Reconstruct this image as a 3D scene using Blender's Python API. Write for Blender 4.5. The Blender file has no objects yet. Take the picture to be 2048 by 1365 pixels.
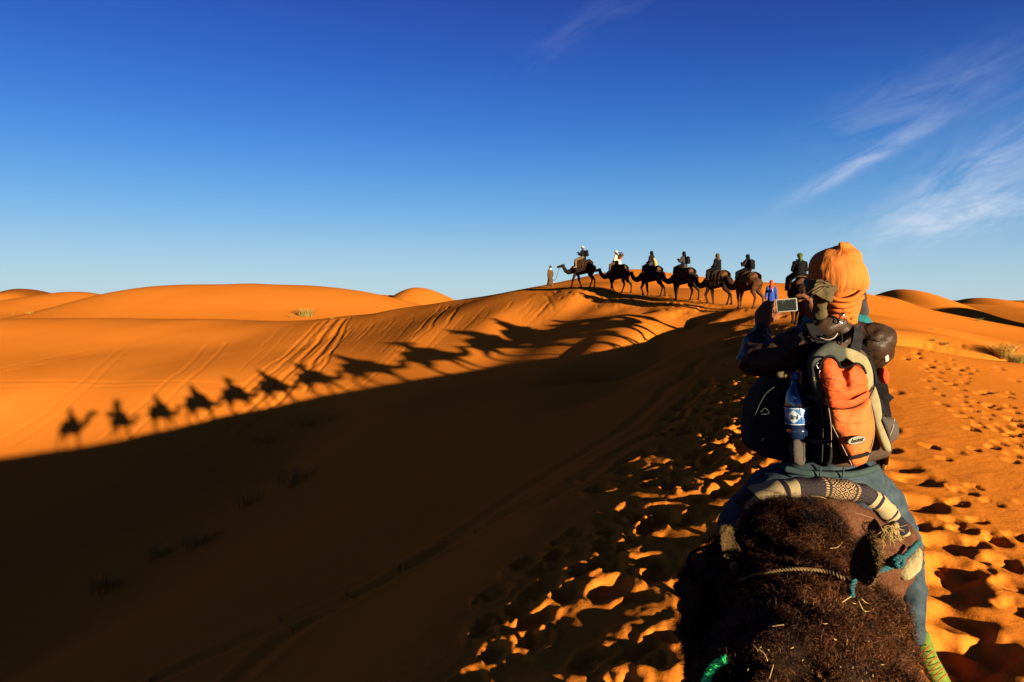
import bpy, bmesh, math, random, time
import numpy as np
from mathutils import Vector, Matrix, Euler, Quaternion
T0 = time.time()
R = math.radians
sc = bpy.context.scene
col = sc.collection
random.seed(7); rng = np.random.default_rng(7)

# ------------------------------------------------------------------ camera
F = 1365.0; HOR = 600.0                       # focal length and horizon row in photograph pixels
cam_d = bpy.data.cameras.new('camera'); cam = bpy.data.objects.new('camera', cam_d); col.objects.link(cam)
cam_d.sensor_width = 36; cam_d.lens = 36 * F / 2048
cam_d.clip_start = 0.05; cam_d.clip_end = 20000
PITCH = math.atan((682.5 - HOR) / F)
cam.location = (0, 0, 0); cam.rotation_euler = (R(90) - PITCH, 0, 0)
sc.camera = cam

# ------------------------------------------------------------------ sun and sky
# the camera's own shadow falls on the antisolar point, photo pixel (146, 815)
def pdir(px, py):
    a = (px - 1024) / F; b = (682.5 - py) / F
    c, s = math.cos(PITCH), math.sin(PITCH)
    return Vector((a, c + b * s, b * c - s))   # unnormalised view ray in world space
SH = pdir(146, 815).normalized()               # direction light travels
SUN_EL = math.asin(-SH.z)
SUN_AZ = math.atan2(-SH.x, -SH.y)              # from +Y clockwise
sun_d = bpy.data.lights.new('sun', 'SUN'); sun = bpy.data.objects.new('sun', sun_d); col.objects.link(sun)
sun_d.energy = 5.0; sun_d.angle = R(0.55); sun_d.color = (1.0, 0.80, 0.52)
sun.rotation_euler = SH.to_track_quat('-Z', 'Y').to_euler(); sun.location = (30, -40, 20)

w = bpy.data.worlds.new('World'); sc.world = w; w.use_nodes = True
nt = w.node_tree; nt.nodes.clear(); N = nt.nodes.new; L = nt.links.new
out = N('ShaderNodeOutputWorld'); bg = N('ShaderNodeBackground'); sky = N('ShaderNodeTexSky')
sky.sky_type = 'NISHITA'; sky.sun_disc = False
sky.sun_elevation = SUN_EL; sky.sun_rotation = SUN_AZ
sky.altitude = 900; sky.air_density = 1.0; sky.dust_density = 0.6; sky.ozone_density = 3.0
def mathn(op, a, b=None, c=None, tree=None, clamp=False):
    t = tree or nt
    n = t.nodes.new('ShaderNodeMath'); n.operation = op; n.use_clamp = clamp
    for i, v in enumerate((a, b, c)):
        if v is None: continue
        if isinstance(v, (int, float)): n.inputs[i].default_value = v
        else: t.links.new(v, n.inputs[i])
    return n.outputs[0]
hsv = N('ShaderNodeMix'); hsv.data_type = 'RGBA'; hsv.inputs['Factor'].default_value = 0.97
L(sky.outputs[0], hsv.inputs['A'])
geo = N('ShaderNodeNewGeometry'); sep = N('ShaderNodeSeparateXYZ'); tc = N('ShaderNodeTexCoord')
L(tc.outputs['Generated'], sep.inputs[0])
elev = mathn('ARCSINE', mathn('MINIMUM', mathn('MAXIMUM', sep.outputs[2], 0.0), 1.0))
ramp = N('ShaderNodeValToRGB'); ramp.color_ramp.interpolation = 'B_SPLINE'
SKY = [(0.0, (.47, .63, .70)), (2.5, (.40, .60, .74)), (6.0, (.20, .46, .76)), (10, (.085, .31, .76)), (14, (.04, .20, .70)), (18.5, (.022, .115, .60)), (24, (.015, .066, .46)), (34, (.022, .052, .30)), (60, (.034, .046, .19)), (90, (.036, .046, .17))]
els = ramp.color_ramp.elements
while len(els) < len(SKY): els.new(0.5)
for e_, (dg, c_) in zip(els, SKY): e_.position = dg / 90; e_.color = (*c_, 1)
L(mathn('DIVIDE', elev, math.pi / 2), ramp.inputs[0])
# air polarised at right angles to the sun looks deeper
dp = N('ShaderNodeVectorMath'); dp.operation = 'DOT_PRODUCT'; L(tc.outputs['Generated'], dp.inputs[0]); dp.inputs[1].default_value = tuple(-SH)
sin2 = mathn('SUBTRACT', 1.0, mathn('POWER', dp.outputs['Value'], 2.0))
depth_ = mathn('MULTIPLY', sin2, mathn('MULTIPLY', elev, 1.9, clamp=True))
pol = mathn('SUBTRACT', 1.0, mathn('MULTIPLY', depth_, 0.72))
pol = mathn('MULTIPLY', pol, 1 / (4.925 * 0.1))
pm = N('ShaderNodeMix'); pm.data_type = 'RGBA'; pm.blend_type = 'MULTIPLY'; pm.inputs['Factor'].default_value = 1
L(ramp.outputs[0], pm.inputs['A']); L(pol, pm.inputs['B']); L(pm.outputs['Result'], hsv.inputs['B'])
# cirrus: streaks laid out on a level cloud sheet high above the ground
zc = mathn('MAXIMUM', sep.outputs[2], 0.02)
u_ = mathn('DIVIDE', sep.outputs[0], zc); v_ = mathn('DIVIDE', sep.outputs[1], zc)
comb = N('ShaderNodeCombineXYZ'); L(u_, comb.inputs[0]); L(v_, comb.inputs[1])
CLOUDS = []
def cloud_patch(px, py, ax, ay, rot, amp, seed, nscale=1.0):
    """one wisp of cirrus around a direction; ax, ay in radians of sky, rot = tilt of the streak"""
    d = pdir(px, py).normalized()
    rt = Vector((d.y, -d.x, 0)).normalized(); up = rt.cross(d).normalized()
    a = rt * math.cos(rot) + up * math.sin(rot); b = -rt * math.sin(rot) + up * math.cos(rot)
    def dot(vec):
        n = N('ShaderNodeVectorMath'); n.operation = 'DOT_PRODUCT'; L(tc.outputs['Generated'], n.inputs[0]); n.inputs[1].default_value = vec
        return n.outputs['Value']
    p = dot(a); q = dot(b); fwd = dot(d)
    cx = N('ShaderNodeCombineXYZ'); L(mathn('MULTIPLY', p, 5.5 * nscale), cx.inputs[0]); L(mathn('MULTIPLY', q, 17.0 * nscale), cx.inputs[1]); cx.inputs[2].default_value = seed
    nz = N('ShaderNodeTexNoise'); nz.inputs['Scale'].default_value = 2.0; nz.inputs['Detail'].default_value = 7; nz.inputs['Roughness'].default_value = 0.62
    nz.inputs['Distortion'].default_value = 0.9
    L(cx.outputs[0], nz.inputs['Vector'])
    e = mathn('ADD', mathn('POWER', mathn('DIVIDE', mathn('ABSOLUTE', p), ax), 2.0), mathn('POWER', mathn('DIVIDE', mathn('ABSOLUTE', q), ay), 2.0))
    fall = mathn('EXPONENT', mathn('MULTIPLY', e, -1.0))
    fall = mathn('MULTIPLY', fall, mathn('GREATER_THAN', fwd, 0.0))
    m = mathn('MULTIPLY', mathn('SUBTRACT', nz.outputs[0], 0.38), 2.6, clamp=True)
    CLOUDS.append(mathn('MULTIPLY', mathn('MULTIPLY', fall, m), amp))
cloud_patch(1950, 355, 0.12, 0.036, R(32), 0.50, 1.0)
cloud_patch(1920, 432, 0.085, 0.020, R(8), 0.75, 5.0)
cloud_patch(1720, 325, 0.085, 0.010, R(27), 0.62, 9.0)
cloud_patch(1800, 215, 0.10, 0.035, R(18), 0.15, 13.0)
cloud_patch(1960, 170, 0.10, 0.030, R(30), 0.13, 17.0)
cloud_patch(1190, 40, 0.12, 0.022, R(25), 0.06, 21.0)
cloud_patch(2040, 400, 0.10, 0.05, R(20), 0.22, 25.0)
tot = CLOUDS[0]
for c_ in CLOUDS[1:]: tot = mathn('ADD', tot, c_)
tot = mathn('MINIMUM', tot, 0.75)
mixc = N('ShaderNodeMix'); mixc.data_type = 'RGBA'; L(tot, mixc.inputs['Factor']); L(hsv.outputs['Result'], mixc.inputs['A'])
mixc.inputs['B'].default_value = (1.75, 1.75, 1.95, 1)
L(mixc.outputs['Result'], bg.inputs[0]); bg.inputs[1].default_value = 0.1
L(bg.outputs[0], out.inputs[0])

sc.view_settings.view_transform = 'Standard'; sc.view_settings.look = 'None'
sc.view_settings.exposure = 2.3; sc.view_settings.gamma = 1; sc.view_settings.use_curve_mapping = False
sc.cycles.use_adaptive_sampling = True
sc.cycles.max_bounces = 5; sc.cycles.diffuse_bounces = 4

# ------------------------------------------------------------------ helpers: tags and materials
def tag(o, label=None, cat=None, group=None, kind=None):
    if label: o['label'] = label
    if cat: o['category'] = cat
    if group: o['group'] = group
    if kind: o['kind'] = kind
    return o
def link_mesh(name, me, mat=None, parent=None):
    o = bpy.data.objects.new(name, me); col.objects.link(o)
    if mat is not None and len(me.materials) == 0: me.materials.append(mat)
    if parent is not None: o.parent = parent
    return o
def empty(name, loc=(0, 0, 0), rz=0.0):
    o = bpy.data.objects.new(name, None); col.objects.link(o); o.location = loc; o.rotation_euler = (0, 0, rz)
    o.empty_display_size = 0.2
    return o
def material(name, color, rough=0.9, color2=None, scale=20.0, detail=6.0, bump=0.0, bump_scale=60.0, spec=0.3, sheen=0.0, coord='Object', stretch=(1, 1, 1), metallic=0.0, bdist=0.01, contrast=0.6):
    m = bpy.data.materials.new(name); m.use_nodes = True
    t = m.node_tree; b = t.nodes['Principled BSDF']
    b.inputs['Roughness'].default_value = rough; b.inputs['Specular IOR Level'].default_value = spec
    b.inputs['Metallic'].default_value = metallic
    b.inputs['Sheen Weight'].default_value = sheen
    b.inputs['Base Color'].default_value = (*color, 1)
    tcn = t.nodes.new('ShaderNodeTexCoord'); mp = t.nodes.new('ShaderNodeMapping'); mp.inputs['Scale'].default_value = stretch
    t.links.new(tcn.outputs[coord], mp.inputs[0])
    if color2 is not None:
        nz = t.nodes.new('ShaderNodeTexNoise'); nz.inputs['Scale'].default_value = scale; nz.inputs['Detail'].default_value = detail
        nz.inputs['Roughness'].default_value = 0.6
        t.links.new(mp.outputs[0], nz.inputs['Vector'])
        rp = t.nodes.new('ShaderNodeValToRGB'); rp.color_ramp.elements[0].position = 0.5 - contrast / 3; rp.color_ramp.elements[1].position = 0.5 + contrast / 3
        rp.color_ramp.elements[0].color = (*color, 1); rp.color_ramp.elements[1].color = (*color2, 1)
        t.links.new(nz.outputs[0], rp.inputs[0]); t.links.new(rp.outputs[0], b.inputs['Base Color'])
    if bump:
        n2 = t.nodes.new('ShaderNodeTexNoise'); n2.inputs['Scale'].default_value = bump_scale; n2.inputs['Detail'].default_value = 5
        t.links.new(mp.outputs[0], n2.inputs['Vector'])
        bp = t.nodes.new('ShaderNodeBump'); bp.inputs['Strength'].default_value = bump; bp.inputs['Distance'].default_value = bdist
        t.links.new(n2.outputs[0], bp.inputs['Height']); t.links.new(bp.outputs[0], b.inputs['Normal'])
    return m
# ------------------------------------------------------------------ the caravan's path
def W(px, py, Y):
    """photo pixel at depth Y -> world point"""
    d = pdir(px, py); return d * (Y / d.y)
PATH = [(-6.0, -13.5), (-2.9, -6.5), (-1.4, -3.1), (0, 0), (1.5, 3.1), (2.76, 5.87), (4.02, 8.64), (5.25, 11.4), (6.5, 14.2), (7.7, 16.95), (8.9, 19.7), (10.05, 22.45), (11.0, 25.2), (11.75, 28.0),
        (12.2, 31.5), (12.08, 35.0), (11.6, 38.5), (10.3, 41.2), (9.06, 44.0), (7.26, 47.0), (5.16, 50.0), (3.09, 55.5)]
PZ = [-2.75, -2.85, -2.9, -2.9, -2.85, -2.68, -2.47, -2.25, -2.02, -1.80, -1.58, -1.36, -1.15, -0.95,
      -0.68, -0.44, -0.28, -0.06, 0.19, 0.48, 0.88, 0.90]

# ------------------------------------------------------------------ dunes: a height field fitted through control points
CP = []
def ctrl(x, y, z): CP.append((x, y, z))
pa = np.array(PATH); pz = np.array(PZ)
for i in range(len(PATH)):
    a = pa[max(i - 1, 0)]; b = pa[min(i + 1, len(PATH) - 1)]
    t = (b - a) / np.linalg.norm(b - a); n = np.array((-t[1], t[0]))      # n points left of the march
    y = PATH[i][1]
    if y < 30:
        k = 1.0 if y < 14 else 1.0 - 0.10 * (y - 14) / 16
        if y < 12: k = .98
        prof = [(-22, -1.9), (-12, -1.15), (-6, -0.6), (-3, -0.22), (-1, -0.03), (0.0, -0.02), (1.0, -0.20), (2.0, -0.42), (3.0, -0.70 * k), (5, -1.38 * k), (9, -2.9 * k)]
        if y < 12: prof = [q for q in prof if not 0.5 < q[0] < 4] + [(1, -.155), (2, -.325), (3, -.50), (4, -.80)]
        if y < 20: prof += [(16, -5.9 * k)]
        if y > 20: prof = [q for q in prof if q[0] > -20]
    elif y < 39: prof = [(-6, -0.25), (-2, 0.0), (0, 0), (1.2, -0.20), (2.5, -0.70)]
    elif y < 52: prof = [(-5, 0.55), (0, 0), (1.2, -0.12), (3.0, -0.9)]
    else: prof = [(0, 0)]
    for (u, dz) in prof:
        ctrl(pa[i][0] + n[0] * u, pa[i][1] + n[1] * u, pz[i] + dz)
def cpx(px, py, Y): p = W(px, py, Y); ctrl(p.x, p.y, p.z)
for i, t_, dz in [(10, 4, .25), (10, 8, .8), (11, 3, .2), (11, 6, .55), (11, 10, 1.3), (12, 3, .2), (12, 6, .6), (12, 10, 1.4), (13, 2.5, .15), (13, 5, .5), (13, 8, .9), (14, 2.5, .2), (14, 5, .45)]:
    ctrl(PATH[i][0] + SH.x * t_, PATH[i][1] + SH.y * t_, PZ[i] + SH.z * t_ - dz)
# lit slope: the line of the crest's shadow, then higher rows, then the brow
for q in [(-260, 935, 50), (0, 917, 48), (155, 893, 48), (335, 865, 48), (495, 840, 49), (670, 808, 48), (780, 790, 44.6), (880, 768, 42.8), (996, 742, 40.8), (1142, 708, 38.0), (1278, 672, 35.6), (1045, 672, 44.8), (1150, 653, 41), (1240, 628, 39.2), (940, 700, 45.6)]: cpx(*q)
for q in [(-260, 800, 58), (0, 795, 57), (155, 788, 57), (335, 772, 56), (495, 757, 56), (670, 732, 54), (813, 686, 51.2), (905, 663, 50), (988, 633, 48.6)]: cpx(*q)
for q in [(-260, 690, 76), (0, 690, 75), (250, 692, 74), (450, 690, 72), (640, 680, 66), (760, 655, 62), (880, 625, 59)]: cpx(*q)
for q in [(-300, 634, 90), (0, 634, 89), (200, 639, 88), (400, 641, 86), (560, 643, 83), (660, 637, 78), (790, 620, 71), (900, 603, 65), (1000, 588, 59.5), (1060, 580, 56)]: cpx(*q)
for q in [(-300, 645, 105), (0, 645, 104), (400, 650, 102), (660, 648, 92), (900, 625, 80), (1060, 600, 72)]: cpx(*q)
for q in [(1100, 577.5, 55.5), (1150, 588, 47.0), (1235, 607, 43.0), (1340, 622, 38.3), (1370, 646, 35.8)]: cpx(*q)
# valley floor on the shaded side
for q in [(600, 858, 46), (560, 950, 38), (400, 1050, 32), (220, 1170, 27), (0, 1365, 21), (-400, 1500, 20)]: cpx(*q)
for q in [(760, 830, 38), (950, 790, 35.5), (1120, 745, 34.5), (-260, 1000, 42), (0, 1000, 40), (250, 960, 40)]: cpx(*q)
ctrl(-26, 5, -13); ctrl(-22, -12, -12.5); ctrl(-45, 20, -13.5); ctrl(-60, 45, -11)
# mound behind the row of camels and the ground to the right
for q in [(1215, 547, 63), (1265, 539, 65), (1330, 546, 66), (1400, 557, 66), (1470, 566, 65), (1570, 571, 64), (1640, 574, 64), (1730, 586, 66), (1300, 572, 54), (1420, 592, 50), (1520, 606, 46), (1640, 625, 40)]: cpx(*q)
for q in [(1265, 560, 82), (1450, 590, 84), (1650, 600, 84)]: cpx(*q)
for q in [(1780, 605, 66), (1880, 627, 66), (1960, 640, 63), (2048, 656, 58), (2200, 690, 50)]: cpx(*q)
for q in [(1750, 660, 38), (1850, 680, 38), (1960, 690, 38), (2048, 712, 36), (2048, 800, 21.5), (1900, 760, 22), (1800, 720, 24), (2200, 800, 24)]: cpx(*q)
for q in [(1900, 646, 84), (2048, 672, 80), (2250, 690, 76), (1760, 622, 86), (1960, 622, 112), (2100, 625, 112)]: cpx(*q)
ctrl(18, -12, -4.3); ctrl(30, 2, -4.6); ctrl(45, 20, -4.6); ctrl(10, -25, -3.6); ctrl(-12, -30, -4); ctrl(-30, -35, -10)
CP = np.array(CP)
def tps_fit(P):
    n = len(P); d = np.hypot(P[:, None, 0] - P[None, :, 0], P[:, None, 1] - P[None, :, 1])
    K = np.where(d > 0, d * d * np.log(d + 1e-12), 0) + np.eye(n) * 0.6
    A = np.zeros((n + 3, n + 3)); A[:n, :n] = K; A[:n, n] = 1; A[:n, n + 1:] = P[:, :2]; A[n:, :n] = A[:n, n:].T
    return np.linalg.solve(A, np.concatenate([P[:, 2], np.zeros(3)]))
TW = tps_fit(CP)
# far dunes, then two unseen ones added for their shade: px of the top, row of the top, depth, half width left / right in px, height foot
MOUNDS = [  # x px, y px, Y, sx_left px, sx_right px, sy metres, base z
    (455, 569.5, 152, 253, 360, 22, 3.8), (520, 569, 156, 110, 110, 20),
    (835, 579, 240, 50, 70, 25), (760, 592, 250, 120, 120, 25), (40, 587, 260, 50, 70, 30), (150, 592, 250, 90, 80, 30), (-150, 590, 240, 120, 120, 30), (310, 590, 300, 140, 140, 30),
    (1800, 579, 150, 70, 80, 16), (1745, 590, 140, 80, 60, 14), (1958, 596, 210, 60, 80, 18), (1880, 603, 190, 130, 170, 30), (2060, 604, 230, 90, 120, 25), (1650, 590, 170, 140, 110, 24),
    (3019, 415, 65, 330, 350, 16), (2900, 500, 84, 260, 300, 18)]  # out of view, added to cast shade over the hollow at right
def vnoise(x, y, seed=0):
    r = np.random.default_rng(seed); G = r.random((256, 256))
    xi = np.floor(x).astype(int); yi = np.floor(y).astype(int); fx = x - xi; fy = y - yi
    fx = fx * fx * fx * (fx * (fx * 6 - 15) + 10); fy = fy * fy * fy * (fy * (fy * 6 - 15) + 10)
    a = G[xi & 255, yi & 255]; b = G[(xi + 1) & 255, yi & 255]; c = G[xi & 255, (yi + 1) & 255]; d = G[(xi + 1) & 255, (yi + 1) & 255]
    return (a * (1 - fx) + b * fx) * (1 - fy) + (c * (1 - fx) + d * fx) * fy - 0.5
def sstep(a, b, x): t = np.clip((x - a) / (b - a), 0, 1); return t * t * (3 - 2 * t)
BASE = -6.0
def height(x, y):
    x = np.atleast_1d(np.asarray(x, float)); y = np.atleast_1d(np.asarray(y, float))
    sh = x.shape; x = x.ravel(); y = y.ravel()
    r = np.hypot(x, y)
    z = np.full(x.shape, BASE)
    near = r < 172
    xn = x[near]; yn = y[near]; zn = TW[-3] + TW[-2] * xn + TW[-1] * yn
    for i in range(len(CP)):
        d2 = (xn - CP[i, 0]) ** 2 + (yn - CP[i, 1]) ** 2
        zn = zn + TW[i] * 0.5 * d2 * np.log(d2 + 1e-12)
    behind = 1 - sstep(-50, -20, yn)
    wv = np.clip(1 - sstep(100, 165, r[near]) - behind, 0, 1)
    z[near] = np.clip(zn, -16, 12) * wv + BASE * (1 - wv)
    far = 1 - sstep(60, 115, r) * 0
    for (px, py, Y, sl, sr, sy, *pw) in MOUNDS:
        X = (px - 1024) / F * Y; top = (HOR - py) / F * Y - BASE
        sl_ = sl / F * Y; sr_ = sr / F * Y
        dx = x - X; s = np.where(dx < 0, sl_, sr_)
        g = np.exp(-0.5 * np.abs(dx / s) ** (pw[0] if pw else 2) * (2 ** (pw[0] / 3.8) * .5 if pw else 1) - 0.5 * np.where(y > Y, (y - Y) / (sy * 0.7), (y - Y) / sy) ** 2)
        wt = sstep(66, 105, r)
        z = np.maximum(z, np.where(wt > 0, (BASE + top * g * wt), -99)) if False else z + np.log1p(np.exp(np.clip((BASE + top * g - z) * 2.5, -40, 40))) / 2.5 * wt * (g > 0.004)
    # broad undulation far out
    z = z + vnoise(x / 60 + 3, y / 45 + 9, 3) * 4.0 * sstep(120, 300, r) + vnoise(x / 9 + 40, y / 7, 5) * 0.16 * sstep(4, 40, r) + vnoise(x / 3.1 + 40, y / 2.7, 6) * 0.035 * sstep(3, 20, r)
    return z.reshape(sh)
def ground(px, py, rmin=2.0, rmax=400.0):
    """first hit of the photo pixel's ray with the sand"""
    d = pdir(px, py); ys = np.exp(np.linspace(math.log(rmin), math.log(rmax), 900))
    X = d.x / d.y * ys; Z = d.z / d.y * ys
    h = height(X, ys); k = np.argmax(h > Z)
    if not (h > Z).any(): return None
    return Vector((X[k], ys[k], h[k]))
def gz(x, y): return float(height(x, y)[0])
# ------------------------------------------------------------------ sand sheet (polar grid round the camera, fine where the lens looks)
ths = np.concatenate([np.arange(-48, 48.001, 0.115), np.arange(50, 311.9, 2.0)])
ths = np.radians(ths)
rad = [0.4, 0.8, 1.2]
r_ = 1.5
while r_ < 9000:
    rad.append(r_)
    r_ *= 1.0045 if r_ < 14 else (1.0055 if r_ < 95 else (1.012 if r_ < 300 else 1.06))
rad = np.array(rad); NR, NT = len(rad), len(ths)
GX = rad[:, None] * np.sin(ths)[None, :]; GY = rad[:, None] * np.cos(ths)[None, :]
GZ = height(GX, GY)
# distance to the trodden path (negative = right of it)
def path_u(x, y):
    best = np.full(x.shape, 1e9); u = np.zeros(x.shape)
    for i in range(len(PATH) - 1):
        a = pa[i]; b = pa[i + 1]; ab = b - a; L2 = ab @ ab
        t = np.clip(((x - a[0]) * ab[0] + (y - a[1]) * ab[1]) / L2, 0, 1)
        dx = x - a[0] - t * ab[0]; dy = y - a[1] - t * ab[1]; d = np.hypot(dx, dy)
        s = np.sign(ab[0] * dy - ab[1] * dx)
        m = d < best; best = np.where(m, d, best); u = np.where(m, s * d, u)
    return u
kn = rad < 70; idx = np.where(kn)[0][-1] + 1
U = path_u(GX[:idx], GY[:idx])
band = np.exp(-0.5 * ((U - 1.5) / np.where(U < 1.5, .85, 1.6)) ** 2) * (1 - 0.6 * sstep(25, 60, rad[:idx, None]))
xx, yy = GX[:idx], GY[:idx]
def fbm(x, y, s0, octs, seed):
    z = 0; a = 1.0
    for o in range(octs): z = z + a * vnoise(x / s0 + 11.3 * o, y / s0 + 5.1 * o, seed + o); s0 /= 2.0; a *= 0.5
    return z
GZ[:idx] += band * (fbm(xx, yy, 0.9, 4, 20) * 0.060 + np.minimum(0, fbm(xx, yy, 0.55, 2, 30)) * 0.04)
sfade = (1 - sstep(8, 30, rad[:idx, None]))
GZ[:idx] += fbm(xx, yy, 0.35, 2, 40) * 0.010 * sfade
# pits left by feet
def stamp(x, y, rx, ry, ang, depth, rim=0.35):
    r0 = math.hypot(x, y); th = math.atan2(x, y); ext = 2.4 * max(rx, ry)
    i0, i1 = np.searchsorted(rad, (max(r0 - ext, 0.5), r0 + ext)); j0, j1 = np.searchsorted(ths[:835], (th - ext / r0, th + ext / r0))
    if i1 <= i0 or j1 <= j0: return
    sx = GX[i0:i1, j0:j1] - x; sy = GY[i0:i1, j0:j1] - y
    c, s = math.cos(ang), math.sin(ang)
    a = (c * sx + s * sy) / rx; b = (-s * sx + c * sy) / ry
    d = np.sqrt(a * a + b * b)
    d = d + (.28 if rx > .2 else .5) * vnoise(GX[i0:i1, j0:j1] / (.55 * rx), GY[i0:i1, j0:j1] / (.55 * ry), int(x * 31 + y * 17) % 9 + 60)
    GZ[i0:i1, j0:j1] += -depth * (1 - sstep(0.45, 1.05, d)) + depth * rim * np.exp(-((d - 1.25) / 0.28) ** 2)
def pathpoint(s):   # s in index units
    i = int(min(max(s, 0), len(PATH) - 2)); f = s - i
    p = pa[i] * (1 - f) + pa[i + 1] * f; t = pa[i + 1] - pa[i]; t = t / np.linalg.norm(t)
    return p, t
for k in range(330):
    s = random.uniform(3.2, 20.5); p, t = pathpoint(s); n = np.array((-t[1], t[0]))
    u = random.gauss(1.0, 1.0)
    if u < 0.4 and s < 7: continue
    q = p + n * u
    sz = random.uniform(0.13, 0.24)
    stamp(q[0], q[1], sz, sz * random.uniform(1.1, 1.6), math.atan2(t[1], t[0]) - math.pi / 2 + random.uniform(-.5, .5), random.uniform(0.022, 0.050), 0.2)
for k in range(230):     # churned hoof holes down the shaded shoulder of the crest
    s = random.uniform(2.6, 9.5); p, t = pathpoint(s); n = np.array((-t[1], t[0]))
    q = p + n * random.uniform(0.7, 3.3); sz = random.uniform(0.12, 0.22)
    stamp(q[0], q[1], sz, sz * random.uniform(1.2, 1.9), math.atan2(t[1], t[0]) - math.pi / 2 + random.uniform(-.4, .4), random.uniform(0.025, 0.055), 0.45)
# big scooped pits beside the camel, bottom right of the photograph
for (px, py, w_, dp) in [(1905, 1140, 45, .12), (1890, 1090, 40, .12), (1890, 1175, 60, .13), (1910, 1240, 52, .13), (1870, 1290, 48, .14), (1950, 1310, 60, .15), (1980, 1290, 40, .11), (1920, 1340, 55, .15), (1840, 1010, 38, .12),
                     (1835, 960, 36, .10), (1800, 935, 34, .10), (1825, 1050, 30, .10), (1930, 1060, 22, .07), (1950, 1090, 20, .06), (1915, 1010, 18, .06), (1930, 985, 18, .05), (2030, 1175, 30, .08), (2000, 1120, 22, .06), (1995, 1085, 22, .06), (1770, 900, 24, .08), (1860, 1330, 30, .1), (2025, 1215, 26, .07), (1955, 1045, 14, .05)]:
    g = ground(px, py)
    m = g.length / F
    stamp(g.x, g.y, w_ * m * 1.05, w_ * m * 1.1, random.uniform(0, 3), dp * .62, 0.12)
# camel prints crossing the open sand on the right
for k in range(135):
    f = random.random()
    px = 1830 + f * 230 + random.gauss(0, 22); py = 690 + f * 205 + random.gauss(0, 18)
    if k > 95: px = random.uniform(1840, 2050); py = random.uniform(690, 1150)
    g = ground(px, py)
    if g is None or g.y > 60: continue
    sz = random.uniform(0.07, 0.13)
    stamp(g.x, g.y, sz, sz * 1.3, random.uniform(-.5, .5), random.uniform(0.022, 0.042), 0.06)
# grooves: tyre and sledge tracks on the lit slope, tracks running along the shaded flank
def groove(pts, width, depth, rim=0.3, wob=0.0):
    g3 = [ground(*p) for p in pts]; g3 = [g for g in g3 if g is not None and g.y < 110]
    for a, b in zip(g3[:-1], g3[1:]):
        a2 = np.array(a[:2]); b2 = np.array(b[:2])
        lo = np.minimum(a2, b2) - 3 * width; hi = np.maximum(a2, b2) + 3 * width
        m = (GX > lo[0]) & (GX < hi[0]) & (GY > lo[1]) & (GY < hi[1])
        ii, jj = np.where(m)
        if len(ii) == 0: continue
        x = GX[ii, jj]; y = GY[ii, jj]; ab = b2 - a2; L2 = ab @ ab
        t = ((x - a2[0]) * ab[0] + (y - a2[1]) * ab[1]) / L2
        ok = (t >= 0) & (t < 1); tt = np.clip(t, 0, 1)
        dd = (x - a2[0] - tt * ab[0]) * -ab[1] / math.sqrt(L2) + (y - a2[1] - tt * ab[1]) * ab[0] / math.sqrt(L2)
        if wob: dd = dd + vnoise(x / 1.5, y / 1.5, 77) * wob
        e = dd / width
        GZ[ii, jj] += np.where(ok, -depth * np.exp(-e * e) + depth * rim * np.exp(-((np.abs(e) - 1.9) / 0.6) ** 2), 0)
for (pts, w_, d_) in [
    ([(672, 640), (640, 680), (590, 735), (520, 800), (400, 900)], .34, .16), ([(690, 637), (664, 680), (620, 735), (570, 790), (480, 870)], .34, .18), ([(655, 642), (610, 690), (560, 735), (480, 800)], .26, .12),
    ([(700, 635), (680, 680), (650, 730), (610, 785)], .22, .12), ([(640, 643), (560, 720), (500, 765), (400, 840)], .22, .09),
    ([(415, 690), (370, 740), (290, 810), (200, 880)], .30, .10), ([(455, 685), (410, 735), (330, 810), (250, 885)], .30, .10),
    ([(240, 700), (170, 760), (90, 830), (0, 885)], .30, .10), ([(252, 706), (190, 765), (120, 832), (20, 895)], .28, .09),
    ([(0, 765), (200, 765), (420, 768), (620, 770)], .30, .09), ([(0, 776), (200, 775), (420, 774), (600, 774)], .26, .08),
    ([(0, 740), (90, 720), (180, 703)], .30, .09), ([(0, 748), (100, 728), (190, 710)], .26, .07),
    ([(900, 612), (860, 660), (800, 710), (720, 775)], .22, .12), ([(885, 612), (840, 660), (760, 730), (650, 810)], .20, .10), ([(930, 607), (890, 655), (850, 700)], .18, .08), ([(1085, 590), (1110, 620), (1080, 645)], .15, .06),
    ([(1130, 610), (1095, 640), (1060, 665)], .14, .07)]:
    big = 560 < pts[0][0] < 720
    groove(pts, w_ * (.8 if big else .62), d_ * (.62 if big else .40), wob=0.25)
for k in range(60):      # fine slides of sand down the face
    px = random.uniform(560, 1120); t = max(0, (px - 640) / 460); py = 648 - 60 * t + random.uniform(2, 25); Lp = random.uniform(25, 95) * (1 - .4 * t)
    groove([(px, py), (px - Lp * .45, py + Lp * .5), (px - Lp, py + Lp)], random.uniform(.06, .13), random.uniform(.015, .045), wob=0.2)
for (pts, w_, d_) in [([(1400, 720), (1250, 860), (1120, 935), (900, 1080), (600, 1260), (480, 1365)], .20, .045), ([(1420, 760), (1300, 870), (1150, 960), (950, 1060), (700, 1190), (300, 1365)], .20, .05),
                      ([(1300, 880), (1100, 1000), (800, 1130), (560, 1240)], .16, .03)]:
    groove(pts, w_, d_, wob=0.3)
me = bpy.data.meshes.new('dune_sand')
verts = np.stack([GX, GY, GZ], -1).reshape(-1, 3)
verts = np.vstack([verts, [[0, 0, gz(0, 0)]]])
ii, jj = np.meshgrid(np.arange(NR - 1), np.arange(NT), indexing='ij'); j2 = (jj + 1) % NT
quads = np.stack([ii * NT + jj, (ii + 1) * NT + jj, (ii + 1) * NT + j2, ii * NT + j2], -1).reshape(-1, 4)[:, ::-1]
nq = len(quads); c0 = len(verts) - 1
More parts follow.
